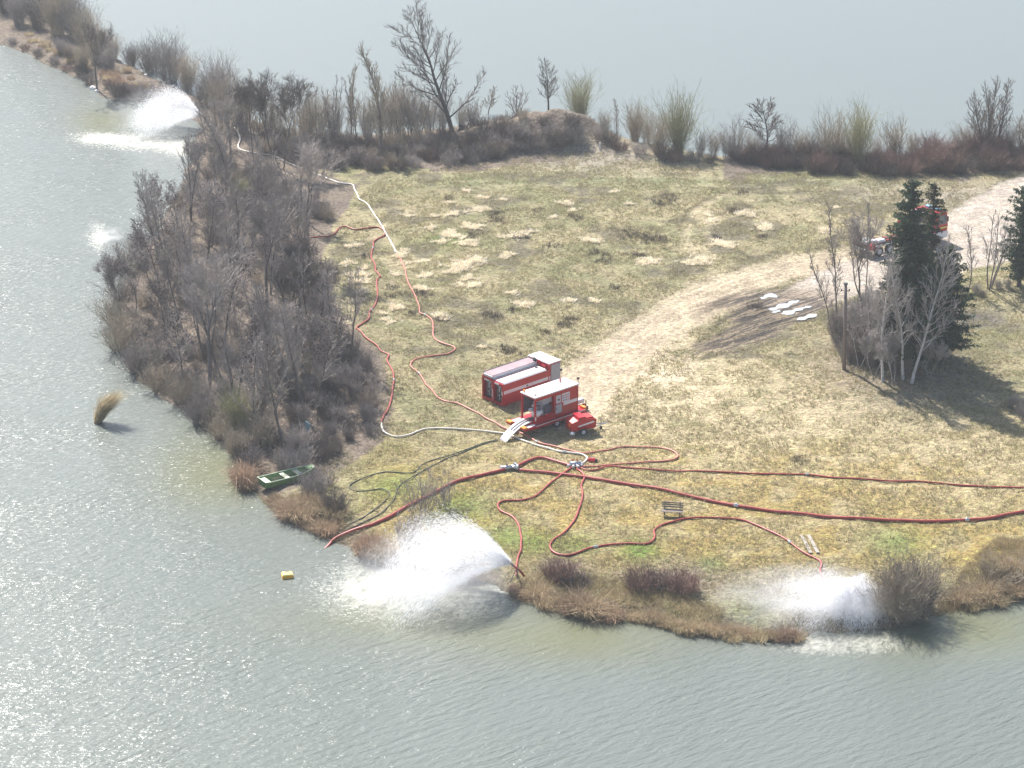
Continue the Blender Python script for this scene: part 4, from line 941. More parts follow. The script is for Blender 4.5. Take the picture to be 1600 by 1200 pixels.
# pale dead grass cushions and dark heather in the meadow, and short dead grass everywhere
def tuft_stuff(name, pts, per, rad, h, w_, m_, label, seed, spread=.7):
    rg = np.random.RandomState(seed); pts = np.asarray(pts, float); n = len(pts) * per
    c = np.repeat(pts, per, 0); a = rg.uniform(0, 6.283, n); q_ = rg.rand(n) ** .5 * rad; x = c[:, 0] + np.cos(a) * q_; y = c[:, 1] + np.sin(a) * q_; z = zmesh_v(x, y)
    s = c[:, 2] if c.shape[1] > 2 else 1.0
    az = rg.uniform(0, 6.283, n); t = np.abs(rg.normal(0, spread, n)); hh = h * rg.uniform(.5, 1.2, n) * s; pa = rg.uniform(0, 3.14, n)
    px_, py_ = np.cos(pa) * w_, np.sin(pa) * w_; ex = x + np.cos(az) * t * hh; ey = y + np.sin(az) * t * hh
    V_ = np.stack([np.stack([x - px_, y - py_, z - .03], 1), np.stack([x + px_, y + py_, z - .03], 1), np.stack([ex, ey, z + hh], 1)], 1).reshape(-1, 3)
    o = obj(name, np_mesh(name, V_, np.arange(3 * n).reshape(-1, 3), m_)); return tag(o, label, 'grass', None, 'stuff')
rg = np.random.RandomState(77)
cl = [(625,400,.9),(632,412,.6),(630,392,.5),(716,418,1.1),(730,412,1.1),(742,408,.9),(705,426,.8),(748,404,.5),(735,380,.8),(726,380,.6),(700,365,.9),(712,370,.9),(690,378,.7),(706,362,.6),(740,356,.9),(730,352,.6),(752,328,.9),(745,326,.5),
 (672,358,.6),(636,338,.5),(675,338,.5),(712,335,.8),(700,317,.5),(755,310,.6),(782,312,.4),(728,298,.4),(790,372,.7),(820,366,.8),(806,370,.5),(828,362,.6),(793,398,.7),(787,402,.5),(665,430,.9),(660,408,.6),(732,434,.7),(740,446,.8),(718,446,.5),
 (650,450,.7),(664,452,.6),(620,430,.5),(818,478,.8),(810,474,.5),(800,458,.5),(686,494,.7),(695,498,.5),(620,480,.6),(608,500,.5),(555,384,.7),(545,412,.7),(560,440,.9),(568,432,.6),(552,430,.8),(565,455,.7),(560,470,.6),(570,418,.5),(608,505,.4),(595,490,.4),(548,385,.5),
 (620,482,.5),(930,378,.8),(920,376,.6),(885,318,.8),(895,328,.5),(1010,408,.9),(1018,410,.7),(1000,412,.5),(1090,410,1.0),(1100,406,.8),(1075,412,.6),(1162,334,.9),(1172,338,.6),(1195,354,.8),(1190,358,.5),(1285,360,.6),(1305,325,.4),(1288,362,.5),
 (1130,382,1.0),(1120,378,.6),(1140,386,.6),(890,470,.5),(1110,345,.6),(1105,335,.5),(865,340,.5),(985,320,.4),(960,300,.4),(752,544,.4),(545,505,.3),(930,470,.4)]
pts = []
for px, py, s in cl:
    p = gp(px, py)
    for _ in range(int(20 * s * s + 6)):
        pts.append((p.x + rg.normal(0, .38 * s + .1), p.y + rg.normal(0, .34 * s + .1), rg.uniform(.6, 1.2) * (.6 + .5 * s)))
tuft_stuff('pale_grass_tussocks', pts, 26, .20, .27, .05, STRAW, 'bleached tussocks of dead grass scattered over the meadow', 5, 1.2)
HEATH = mat('dark_heather', (.15, .12, .10), .9, var=.3, rnd=.1)
pts = []
for px, py, s in [(775,335,1.0),(780,345,.9),(823,360,.7),(818,372,.8),(1005,372,1.6),(985,365,1.4),(1030,375,1.3),(1045,310,1.3),(1030,318,1.0),(900,340,.8),(860,385,.6),(960,450,.7),(885,508,.9),(895,500,.6),(800,550,.9),(790,545,.6),(855,520,.5),(740,368,.7),(660,460,.8),(618,462,.7),(612,450,.6),(645,490,.6),(690,500,.6),
 (760,492,.7),(775,495,.6),(800,485,.6),(1150,330,.8),(1160,300,.7),(930,395,.9),(945,408,.8),(1000,400,.8),(1180,480,.6),(1250,720,.6),(840,330,.5),(1190,370,.6),(560,470,.7),(550,450,.8),(570,400,.5),(700,310,.4),(1120,370,.5)]:
    p = gp(px, py)
    for _ in range(int(34 * s)): pts.append((p.x + rg.normal(0, .5 * s + .1), p.y + rg.normal(0, .5 * s + .1), rg.uniform(.6, 1.3)))
tuft_stuff('dark_heather', pts, 14, .2, .32, .014, HEATH, 'dark low heather patches between the pale tussocks', 6, .6)
# short grass over the near part
def land_pts(n, poly, seed, cond=None):
    rg = np.random.RandomState(seed); P_ = W(poly, .6); lo = P_.min(0); hi = P_.max(0); x = rg.uniform(lo[0], hi[0], n * 2); y = rg.uniform(lo[1], hi[1], n * 2)
    k = inside(x, y, P_); x, y = x[k], y[k]
    d = vnoise(x, y, 1.6) * .6 + vnoise(x, y, .6) * .4 
    k = d > .42; x, y, d = x[k], y[k], d[k]
    i = np.clip(np.round((x - xs[0]) / STEP).astype(int), 0, len(xs) - 1); j = np.clip(np.round((y - ys[0]) / STEP).astype(int), 0, len(ys) - 1); q_ = idx[i, j]
    ok = (q_ >= 0) & (road[q_] < .3) & (track[q_] < .5) & (mudz[q_] < .5) & (SD[q_] > .1)
    return np.stack([x[ok], y[ok], .6 + d[ok]], 1)
GR1 = mat('dry_grass_blades', (.43, .365, .22), .85, var=.3, scale=.8, transl=.3)
GR2 = mat('green_grass_blades', (.23, .25, .09), .85, var=.3, scale=.8, transl=.3)
allp = [(500,850),(560,860),(800,925),(960,960),(1200,985),(1400,970),(1640,925),(1640,270),(1150,270),(900,240),(600,275),(540,330),(520,400),(600,580),(590,680),(500,730)]
tuft_stuff('short_dry_grass', land_pts(48000, allp, 91), 5, .12, .17, .024, GR1, 'short dry grass covering the peninsula', 7, .8)
tuft_stuff('short_green_grass', land_pts(24000, allp, 92), 5, .12, .13, .02, GR2, 'short green grass mixed into the dry turf', 8, .8)
LITT = mat('dead_leaf_litter', (.30, .24, .20), .9, var=.4)
pts = np.array([(x, y, 1.0) for x, y in scatter_poly(gpoly, 7000, 93)])
tuft_stuff('undergrowth', pts, 8, .3, .35, .012, LITT, 'dead stalks and brambles under the grove', 9, 1.0)
ms = [(x, y, 1.0) for x, y in scatter_poly([(800,930),(960,965),(1000,965),(1130,985),(1130,950),(1060,930),(960,905),(850,890),(810,905)], 2600, 94)]
SH2 = mat('shore_grass_blades', (.36, .29, .17), .85, var=.35, scale=.9, transl=.3)
ms += [(x, y, 1.1) for x, y in scatter_poly([(1460,950),(1520,945),(1640,920),(1640,855),(1560,850),(1500,900)], 2200, 95)]
ms += [(x, y, 1.1) for x, y in scatter_poly([(400,765),(440,770),(520,780),(545,830),(520,838),(430,790)], 900, 96)]
tuft_stuff('shore_grass', ms, 7, .25, .30, .014, SH2, 'tall dead grass along the near banks', 10, .6)

# ------------------------------------------------------------------ hoses
def smooth_path(pts, step=.3, wig=0.0, seed=0):
    P_ = [np.array(p[:2], float) for p in pts]; P_ = [2 * P_[0] - P_[1]] + P_ + [2 * P_[-1] - P_[-2]]; out = []; rg = np.random.RandomState(seed)
    for i in range(1, len(P_) - 2):
        a, b_, c, d = P_[i - 1:i + 3]; n = max(2, int(np.linalg.norm(c - b_) / step))
        for k in range(n):
            t = k / n; out.append(.5 * ((2 * b_) + (-a + c) * t + (2 * a - 5 * b_ + 4 * c - d) * t * t + (-a + 3 * b_ - 3 * c + d) * t ** 3))
    out.append(P_[-2]); o = np.array(out)
    if wig: o[1:-1] += (np.stack([vnoise(o[1:-1, 0], o[1:-1, 1], .9), vnoise(o[1:-1, 0] + 40, o[1:-1, 1], .9)], 1) - .5) * wig
    return o
HOSEG = 'hoses laid out over the grass'
def bl_z(x, y):
    gx, gy = (x - xs[0]) / STEP, (y - ys[0]) / STEP; i, j = int(gx), int(gy); v = -9
    for a in (0, 1):
        for c in (0, 1):
            if 0 <= i + a < len(xs) and 0 <= j + c < len(ys) and idx[i + a, j + c] >= 0: v = max(v, Z[idx[i + a, j + c]])
    return max(v, -.1) if v > -9 else -.1
def hose(name, px, r, m, label, wig=.1, z_end=None, cat='hose', up=0, n=8, sink=None):
    pw = [gp(a, b_, r) for a, b_ in px]; P_ = smooth_path(pw, .3, wig, len(px)); z = np.array([bl_z(x, y) for x, y in P_]); k = np.ones(7) / 7
    zs = np.convolve(np.pad(z, 3, 'edge'), k, 'valid'); zs = np.maximum(zs, z - .05) + r * .85 + up
    if z_end is not None: zs[-8:] = np.linspace(zs[-8], z_end, 8)
    if sink is not None: zs[:14] = np.linspace(sink, zs[14], 14)
    o = MB().tube([(x, y, zz_) for (x, y), zz_ in zip(P_, zs)], r, n).build(name, m, None, True); tag(o, label, cat, HOSEG)
    if r > .05:
        cb = None; stp = int(16 / .3)
        for i in range(stp, len(P_) - 10, stp):
            a_ = Vector((*P_[i], zs[i])); b_ = Vector((*P_[i + 1], zs[i + 1]))
            MB().cyl(a_, b_, r * 1.25, n=10).cyl(a_.lerp(b_, .3), a_.lerp(b_, .7), r * 1.5, n=10).build('coupling', STEEL, o)
    return o, P_, zs
hose('white_hose', [(318,197),(330,196),(345,195),(360,197),(369,202),(375,217),(373,232),(395,239),(427,244),(445,252),(475,264),(500,275),(530,286),(550,289),(556,300),(561,310),(572,317),(582,330),(599,357),(615,386),(620,395)], .075, HOSEWHITE, 'long white hose running from the jet behind the grove down to the pale tussocks')
hose('red_hose', [(622,398),(631,417),(637,437),(647,459),(655,480),(656,489),(667,493),(676,504),(678,525),(685,533),(707,541),(710,547),(700,553),(688,554),(657,559),(643,566),(642,573),(655,585),(670,605),(690,625),(715,632),(745,645),(760,654),(774,661),(789,669),(815,677.5),(826,683),(840,691),(866,697.5),(885,703),(904,707.5),(920,707.5),(941,704),(950,703),(972,698),(1000,698),(1028,699.6),(1046,703),(1056,708),(1059,713),(1054,717),(1036,720),(1000,722),(960,725),(930,728),(906,730)],
     .068, HOSEPINK, 'longest faded red hose, from pale tussocks past the containers, looping back to the manifold', .12)
hose('red_hose', [(447,378),(462,376),(490,371),(518,368),(530,357),(541,354),(555,359),(581,356),(592,356),(603,362),(599,368),(585,376.5),(583,388),(580,398),(586,416),(588,425),(594,432),(588.5,438),(590,456),(588,473),(578,487),(576,498),(564,507),(556.5,512),(564,519.5),(575,529.5),(589,539),(596,549),(607,555),(605,562),(610,572),(615,586),(613,612),(607,638),(598,652),(596,661)],
     .075, HOSERED, 'red hose along the right edge of the grove, starting inside the trees', .12)
hose('white_hose', [(596,661),(597,669),(602,676),(612,681),(622,682),(638,679),(656,672),(672,669.5),(700,670),(730,671),(779,675.5),(796,679),(815,687.5),(835,695),(854,700),(872,705.6),(891,707.5),(907.5,709),(915,712),(917.5,716),(912.5,722.5),(903,727)],
     .075, HOSEWHITE, 'white hose continuing the grove hose under the slide to the manifold', .06)
BIG = .115
hose('suction_hose', [(498,858),(512,851),(524,842),(550,830),(580,819),(610,806),(640,789),(670,773),(700,758),(720,750),(760,741),(789,734.5)], BIG, HOSERED, 'thick red suction hose rising out of the lake to the first coupling', .04, sink=-.25, n=12)
hose('red_hose', [(806,729),(828,719),(846,715),(868,720.5),(893,728)], .115, HOSERED, 'short thick red hose bent between coupling and manifold', .02, n=12)
hose('red_hose', [(808,733),(830,735.5),(860,738.5),(912,744.5),(960,753),(1020,763),(1070,773),(1140,788),(1200,797),(1260,803),(1320,809),(1400,812.5),(1460,814),(1540,810),(1600,799),(1700,778)], BIG, HOSERED, 'thick red main hose from the coupling across the lawn to the right edge', .05, n=12)
hose('red_hose', [(906,731),(918,735),(932,733.5),(952,728.5),(980,731),(1030,734),(1080,735.5),(1140,737.5),(1230,741),(1270,742),(1310,747),(1380,750),(1480,756),(1600,762),(1700,767)], .07, HOSERED, 'thin red hose from the manifold to the right edge, above the thick one', .08)
_, Pn1, Zn1 = hose('red_hose', [(893,731),(880,740),(866,751),(852,762),(840,773),(830,778),(814,782),(792,782),(781,785),(778,791),(784,799),(800,807),(810,818),(814,836),(814,856),(809,872),(807,888),(807.5,900)], .075, HOSERED, 'red hose snaking from the manifold to the tripod nozzle of the first jet', .06, z_end=None, up=0)
hose('red_hose', [(901,733),(910,739),(913,747),(908,758),(910,770),(908,784),(900,808),(892,820),(880,833),(864,844),(859,852),(862,860),(872,865.6),(888,867),(904,863),(920,857),(950,851.6),(980,849.6),(1008,850),(1020,845),(1023,838),(1022,829),(1034,821),(1054,815),(1076,810),(1112,809),(1156,811),(1180,819),(1210,833),(1232,846),(1248,859),(1266,869),(1280,875),(1284,882),(1281,893),(1287,902),(1302,915)],
     .075, HOSERED, 'red hose winding across the lawn past the bench to the jet on the right', .05)
hose('hydraulic_hose', [(776,687),(755,693),(730,702),(700,711.5),(676,719),(660,726),(650,736),(640,739),(620,738),(600,738),(580,743),(560,750),(548,757),(546,762),(552,767),(570,768),(596,764),(606,768),(609,773),(602,782),(580,800),(566,810),(550,817),(538,824),(529,834)], .04, HOSEDARK, 'thin dark hose with an extra loop above the thick suction hose', .05, n=6)
hose('hydraulic_hose', [(778,688),(755,695),(730,704),(700,715),(680,726),(660,736),(640,748),(626,758),(620,766),(616,780),(606,792),(592,804),(572,814),(556,821),(542,829),(531,837)], .04, HOSEDARK, 'thin dark hose running without a loop from the slide to the lake', .05, n=6)

# ------------------------------------------------------------------ manifold, coupling, small pump
def frame_at(px, py, deg, name, label, cat, group=None, up=0):
    p = gp(px, py); p.z = max(bl_z(p.x, p.y), 0) + up
    return empty(name, p, R(deg), label, cat, group)
e = frame_at(798, 734, 18, 'hose_coupling', 'grey metal Y coupling where the thick suction hose splits in two', 'coupling')
MB().cyl((-.75, 0, .2), (.1, 0, .2), .17, n=12).cyl((.0, 0, .2), (.45, .22, .2), .15, n=12).cyl((.0, 0, .2), (.5, -.2, .2), .15, n=12).build('pipe', STEEL, e, True)
MB().cyl((-.8, 0, .2), (-.66, 0, .2), .24, n=14).build('collar', LGREY, e)
MB().cyl((.36, .17, .2), (.48, .23, .2), .22, n=14).build('collar', LGREY, e); MB().cyl((.40, -.16, .2), (.53, -.21, .2), .22, n=14).build('collar', LGREY, e)
MB().cyl((-.3, 0, .3), (-.3, 0, .55), .05, n=8).cyl((-.3, -.15, .55), (-.3, .15, .55), .03, n=6).build('valve_handle', DGREY, e)
e = frame_at(899, 730, 0, 'hose_manifold', 'grey manifold with several outlets where the hoses meet', 'manifold')
MB().cyl((-.45, 0, .25), (.4, 0, .25), .18, n=12).build('pipe', STEEL, e, True)
for k, a in enumerate((-150, -100, -60, -20, 20, 60)):
    d = Vector((math.cos(R(a)), math.sin(R(a)), -.1)); b = MB(); b.cyl(Vector((.1 * (k - 2.5) * .6, 0, .24)), Vector((.1 * (k - 2.5) * .6, 0, .24)) + d * .5, .08, n=10).cyl(Vector((.1 * (k - 2.5) * .6, 0, .24)) + d * .42, Vector((.1 * (k - 2.5) * .6, 0, .24)) + d * .52, .12, n=10); b.build('outlet', LGREY, e)
MB().cyl((-.2, 0, .4), (-.2, 0, .58), .03, n=6).cyl((-.32, 0, .58), (-.08, 0, .58), .03, n=6).cyl((.15, 0, .4), (.15, 0, .58), .03, n=6).cyl((.03, 0, .58), (.27, 0, .58), .03, n=6).build('valve_handle', RED, e)
MB().box(-.4, -.3, -.25, .25, 0, .1).box(.3, .4, -.25, .25, 0, .1).build('foot', DGREY, e)
e = frame_at(926, 721, -15, 'red_bag', 'small red equipment bag with black hose end beside the manifold', 'bag')
MB().box(-.32, .2, -.18, .18, 0, .28, .08).build('body', RED, e)
MB().cyl((.2, 0, .12), (.36, .05, .1), .12, n=10).build('hose_end', BLACK, e)
MB().tube([(-.2, 0, .28), (-.1, 0, .38), (.02, 0, .38), (.1, 0, .28)], .02, 6).build('handle', WHITE, e)
e = frame_at(806.5, 909, 200, 'jet_nozzle', 'tripod nozzle on the bank throwing the first water jet', 'nozzle')
for a in (0, 120, 240): MB().cyl((0, 0, .85), (.42 * math.cos(R(a)), .42 * math.sin(R(a)), -.03), .03, n=6).build('leg', DGREY, e)
MB().tube([(-.5, .25, .35), (-.25, .1, .75), (0, 0, .95), (.2, 0, 1.15)], [.085, .085, .08, .07], 10).build('barrel', HOSERED, e, True)
MB().cyl((.2, 0, 1.15), (.4, 0, 1.4), .085, .06, 10).build('tip', DGREY, e)
NOZ1 = e.location + Vector((-.3, -.1, 1.35))
b = MB(); p = gp(1302, 915); q2 = gp(1334, 946); b.tube([Vector((p.x, p.y, p.z + .1)), Vector(((p.x + q2.x) / 2, (p.y + q2.y) / 2, p.z + .40)), Vector((q2.x, q2.y, q2.z + .95))], .08, 8)
e = empty('jet_nozzle', q2, 0, 'nozzle at the end of the hose hidden in the right water jet', 'nozzle')
o = b.build('barrel', HOSERED, e, True); o.location = -q2
for a in (30, 150, 270): MB().cyl((0, 0, .9), (.4 * math.cos(R(a)), .4 * math.sin(R(a)), -.03), .03, n=6).build('leg', DGREY, e)
MB().cyl((0, 0, .9), (.1, -.2, 1.1), .08, .06, 10).build('tip', DGREY, e)
NOZ2 = q2 + Vector((.1, -.2, 1.1))
q3 = gp(320, 197); e = empty('jet_nozzle', q3, 0, 'small nozzle at the bank of the upper left jet', 'nozzle')
for a in (30, 150, 270): MB().cyl((0, 0, .9), (.4 * math.cos(R(a)), .4 * math.sin(R(a)), -.03), .03, n=6).build('leg', DGREY, e)
MB().cyl((.25, 0, .5), (-.25, -.05, 1.2), .08, .06, 10).build('barrel', HOSEWHITE, e)
NOZ3 = q3 + Vector((-.25, -.05, 1.2))

# ------------------------------------------------------------------ hose container (roll-off)
HC = gp(785.5, 636.5); hc = empty('hose_container', HC, R(42), 'long red roll-off hose container with white stripe, lids and tall rear box', 'container')
Lc, Wc = 6.3, 2.5; RB0 = 5.05
MB().box(0, Lc, .0, .12, .0, .16).box(0, Lc, Wc - .12, Wc, 0, .16).box(.0, .12, .12, Wc - .12, 0, .16).box(Lc - .12, Lc, .12, Wc - .12, 0, .16).box(.12, Lc - .12, .7, .85, 0, .15).box(.12, Lc - .12, 1.65, 1.8, 0, .15).build('base_frame', RED2, hc)
MB().box(.12, RB0, .0, .06, .162, 1.86).box(.12, RB0, Wc - .06, Wc, .162, 2.05).box(.12, RB0, 1.19, 1.25, .162, 1.7).build('side_wall', RED, hc)
MB().box(.9, RB0 - .02, .065, 1.185, .162, 1.75).box(.9, RB0 - .02, 1.255, Wc - .065, .162, 1.75).build('inner_box', RED2, hc)
MB().box(.0, .12, .0, .13, .162, 1.9).box(.0, .12, 1.1, 1.36, .162, 1.95).box(.0, .12, Wc - .13, Wc, .162, 2.05).box(.0, .12, .13, 1.1, 1.72, 1.9).box(.0, .12, 1.36, Wc - .13, 1.85, 2.05).box(.0, .12, .13, 1.1, .162, .26).box(.0, .12, 1.36, Wc - .13, .162, .26).build('front_frame', RED, hc)
MB().box(.14, 4.95, -.012, -.002, 1.02, 1.30).build('white_stripe', WHITE, hc)
MB().box(2.55, 2.75, -.02, -.0135, 1.10, 1.22).build('emblem', DGREY, hc)
# near bay: closed white lid with chamfered edge
b = MB(); pr = [(0, 1.88), (.12, 1.97), (1.0, 1.97), (1.12, 1.90), (1.12, 1.86), (0, 1.862)]
b.add([(x, y + .01, z) for x in (.16, 4.78) for y, z in pr], [(0,1,7,6),(1,2,8,7),(2,3,9,8),(3,4,10,9),(4,5,11,10),(5,0,6,11),(0,5,4,3,2,1),(6,7,8,9,10,11)]); b.build('roof_lid', WHITE, hc)
MB().box(4.3, 4.5, .75, .9, 1.975, 2.06).build('lid_fitting', DGREY, hc)
# centre gap with its red rails, far bay with grey inner wall and white lid
MB().box(.15, 4.95, 1.16, 1.20, 1.87, 1.95).build('rail', RED, hc); MB().box(.15, 4.95, 1.22, 1.26, 1.91, 1.98).build('rail', WHITE, hc)
MB().box(.15, 5.0, 1.36, 1.40, 1.765, 2.22).build('inner_wall', LGREY, hc)
MB().box(.15, 5.0, 1.365, Wc - .02, 2.222, 2.26).build('roof_lid', mat('faded_pink_lid', (.33, .23, .25), .5, var=.15, scale=1.5), hc)
MB().box(.15, 5.0, Wc - .015, Wc + .02, 2.05, 2.30).build('lid_edge', DGREY, hc)
MB().box(.02, .14, 1.36, Wc - .13, 2.055, 2.22).build('front_panel', LGREY, hc)
for y0 in (.20, 1.44):
    f = MB().box(.35, .5, y0 - .05, y0 + .86, .30, 1.70).build('hose_rack', GREY, hc)
    for k in range(5):
        MB().box(.29, .349, y0 + .02 + k * .16, y0 + .12 + k * .16, .36, 1.45 - .1 * (k % 2)).build('folded_hose', LGREY if k % 2 else DGREY, f)
    for (yy, z_) in ((.2, 1.3), (.55, .9), (.6, .5), (.3, .7)): MB().cyl((.22, y0 + yy, z_), (.30, y0 + yy, z_), .07, n=10).build('coupling', BLACK if z_ < 1 else STEEL, f)
    MB().cyl((-.03, y0 + .1, 1.62), (.0, y0 + .1, 1.62), .05, n=8).build('lamp', WHITE, hc); 
    MB().box(-.03, -.002, y0 + .25, y0 + .75, 1.74, 1.86).build('reflector', WHITE, hc)
MB().box(-.02, -.002, .02, .10, .95, 1.3).build('reflector', WHITE, hc); MB().box(-.02, -.002, 1.18, 1.26, .5, 1.2).build('door_latch', LGREY, hc)
# rear box
MB().box(RB0, Lc, 0, Wc, .162, 2.32).build('rear_box', RED, hc)
MB().box(RB0 - .03, Lc + .03, -.03, Wc + .03, 2.325, 2.42).build('rear_roof', WHITE, hc)
sh_ = MB().box(RB0 + .2, Lc - .03, -.03, -.002, .3, 2.22).build('roller_shutter', GREY, hc)
b = MB()
for k in range(17): b.box(RB0 + .22, Lc - .05, -.042, -.031, .34 + k * .108, .34 + k * .108 + .085)
o = b.build('shutter_slats', GREY, sh_)
MB().box(RB0 + .03, RB0 + .12, -.02, -.002, .9, 1.3).build('reflector', WHITE, hc)
MB().box(RB0 - .14, RB0 - .002, .3, .9, 2.0, 2.2).box(RB0 - .12, RB0 - .002, 1.0, 1.35, 2.0, 2.38).build('roof_bracket', RED, hc)
MB().cyl((4.85, 1.5, 2.27), (4.95, 1.7, 2.42), .14, n=10).build('hose_roller', BLACK, hc)

# ------------------------------------------------------------------ trailer with the pump unit
TR = gp(826, 684); tr_ = empty('flatbed_trailer', TR, R(41), 'low red two-axle trailer carrying the open pump unit', 'trailer')
TL, TW = 6.1, 2.3; BZ = .72
MB().box(.25, TL, .0, TW, BZ - .16, BZ).box(.3, TL, -.02, .04, BZ - .22, BZ + .05).build('bed', RED, tr_)
MB().box(.8, TL - .1, -.035, -.022, BZ - .02, BZ + .035).build('edge_strip', WHITE, tr_)
for y0 in (.02, TW - .62):
    MB().box(-.35, .28, y0, y0 + .6, BZ - .14, BZ + .02).build('loading_ramp', RED2, tr_)
    MB().box(-.4, -.05, y0 + .02, y0 + .58, BZ + .025, BZ + .14, .03).build('warning_panel', ORANGE, tr_)
    MB().box(.02, .9, y0 + .05, y0 + .45, BZ + .025, BZ + .05).build('deck_plate', LGREY, tr_)
MB().box(.6, TL - .2, .5, .62, .40, BZ - .165).box(.6, TL - .2, TW - .62, TW - .5, .40, BZ - .165).build('chassis_beam', DGREY, tr_)
for x in (3.0, 4.05):
    MB().cyl((x, .3, .36), (x, TW - .3, .36), .06, n=8).build('axle', DGREY, tr_)
    for y0 in (.02, TW - .24):
        wl = MB().cyl((x, y0, .36), (x, y0 + .22, .36), .36, n=20).build('wheel', BLACK, tr_)
        ys_ = (y0 - .012, y0 - .001) if y0 < 1 else (y0 + .221, y0 + .232)
        MB().cyl((x, ys_[0], .36), (x, ys_[1], .36), .19, n=14).build('rim', LGREY, wl)
MB().box(TL, TL + .9, TW / 2 - .08, TW / 2 + .08, .45, .6).add([(TL, .3, .45), (TL, .45, .45), (TL + .9, TW / 2, .45), (TL, .3, .6), (TL, .45, .6), (TL + .9, TW / 2, .6)], [(0,1,2),(5,4,3),(0,3,4,1),(1,4,5,2),(2,5,3,0)]).build('drawbar', RED2, tr_)
MB().box(TL - .15, TL + .1, .1, .6, BZ + .01, BZ + .16).build('warning_panel', ORANGE, tr_)
MB().box(TL + .3, TL + .95, TW / 2 + .15, TW / 2 + .5, .65, .98, .04).build('tool_box', WHITE, tr_)
MB().cyl((TL + 1.0, TW / 2 - .1, .2), (TL + 1.0, TW / 2 + .1, .2), .2, n=12).cyl((TL + 1.0, TW / 2, .2), (TL + 1.0, TW / 2, .9), .04, n=6).build('jockey_wheel', BLACK, tr_)
MB().cyl((TL - .75, .75, BZ + .005), (TL - .75, .75, BZ + .55), .24, n=12).build('drum', BLUE, tr_)
pu_l = TR + Vector((math.cos(R(41)) * .85 - math.sin(R(41)) * .22, math.sin(R(41)) * .85 + math.cos(R(41)) * .22, BZ + .004))
pu = empty('pump_unit', pu_l, R(41), 'red pump unit with white roof and open machinery bay standing on the trailer', 'pump unit')
PL, PW_, PH = 4.55, 1.65, 2.32
MB().box(0, PL, 0, PW_, 0, .14).build('base_frame', RED, pu)
MB().box(0, .13, 0, .13, .142, PH - .1).box(0, .13, PW_ - .13, PW_, .142, PH - .1).box(PL - .1, PL, 0, .1, .142, PH - .1).box(2.02, 2.12, 0, .1, .142, PH - .1).box(.13, PL - .1, .0, .1, PH - .36, PH - .1).box(.13, PL - .1, PW_ - .1, PW_, PH - .3, PH - .1).box(0, .13, .13, PW_ - .13, PH - .22, PH - .1).build('post_frame', RED, pu)
MB().box(-.06, PL + .06, -.06, PW_ + .06, PH - .097, PH, .02).build('roof', WHITE, pu)
MB().box(2.13, PL - .11, .03, PW_ - .02, .142, PH - .37).build('engine_cover', RED, pu)
MB().box(.14, 2.01, .01, .06, .142, .5).build('side_panel', RED, pu)
MB().box(.2, 2.0, PW_ - .07, PW_ - .02, .5, PH - .32).build('back_panel', DGREY, pu)
eq = MB().box(.95, 1.85, .45, 1.35, .35, 1.35).box(1.1, 2.0, .3, 1.4, 1.36, 1.8).build('pump_housing', GREY, pu)
MB().cyl((.3, .25, .75), (1.0, .45, .75), .28, .22, 14).cyl((.35, .6, .6), (.95, .7, .6), .22, n=12).build('pump_casing', WHITE, eq, True)
MB().cyl((.25, .95, .9), (.9, .95, .9), .16, n=10).cyl((.6, .5, 1.1), (1.6, .5, 1.55), .07, n=8).cyl((.4, .8, 1.3), (1.9, .9, 1.25), .09, n=8).build('pipe', STEEL, eq, True)
MB().box(1.2, 1.9, .22, .30, .55, 1.2).box(.55, .8, .2, .4, 1.0, 1.4).build('control_box', DGREY, eq)
MB().box(.3, .8, .1, .5, .5, .6).build('drip_tray', RED2, eq)
pn = MB().box(2.2, 2.72, -.012, .028, 1.2, 1.86).build('control_panel', LGREY, pu)
MB().cyl((2.46, -.03, 1.5), (2.46, -.014, 1.5), .1, n=12).build('gauge', DGREY, pn)
pn = MB().box(2.85, 3.62, -.012, .028, 1.15, 1.88).build('instrument_panel', WHITE, pu)
for i in range(4):
    for j in range(3):
        MB().box(2.9 + i * .17, 3.0 + i * .17, -.02, -.0135, 1.25 + j * .2, 1.36 + j * .2).build('switch', (RED, BLUE, DGREY, RED2)[(i + j) % 4], pn)
dr_ = MB().box(2.16, 2.8, -.02, .028, .38, 1.1).build('panel_door', GREY, pu); MB().box(2.22, 2.27, -.035, -.021, .7, .85).build('handle', BLACK, dr_)
MB().box(2.84, PL - .03, -.008, .002, .85, 1.1).build('white_stripe', WHITE, pu) if False else MB().box(3.0, PL - .02, .005, .028, .86, 1.12).build('white_stripe', WHITE, pu)
MB().box(.01, .12, -.02, -.002, .35, .65).build('reflector', WHITE, pu)
MB().cyl((.15, PW_ - .2, PH), (.15, PW_ - .2, PH + .18), .08, n=10).build('beacon', ORANGE, pu)
MB().cyl((PL - .9, PW_ - .5, PH), (PL - .9, PW_ - .5, PH + .3), .07, n=10).build('exhaust', RED2, pu)
MB().cyl((.35, .35, PH), (.35, .35, PH + .07), .09, n=10).build('roof_hatch', DGREY, pu)
for (x, y, h) in ((PL + .05, .1, .45), (PL - .3, PW_ + .05, .95)):
    MB().cyl((x, y, PH - .5), (x, y, PH + h * .7), .02, n=6).build('lamp_pole', DGREY, pu)
    MB().box(x - .09, x + .09, y - .07, y + .07, PH + h * .7, PH + h * .7 + .14).build('work_lamp', BLACK, pu)
MB().box(PL + .002, PL + .2, .3, .7, .3, .9).build('hose_reel', DGREY, pu)
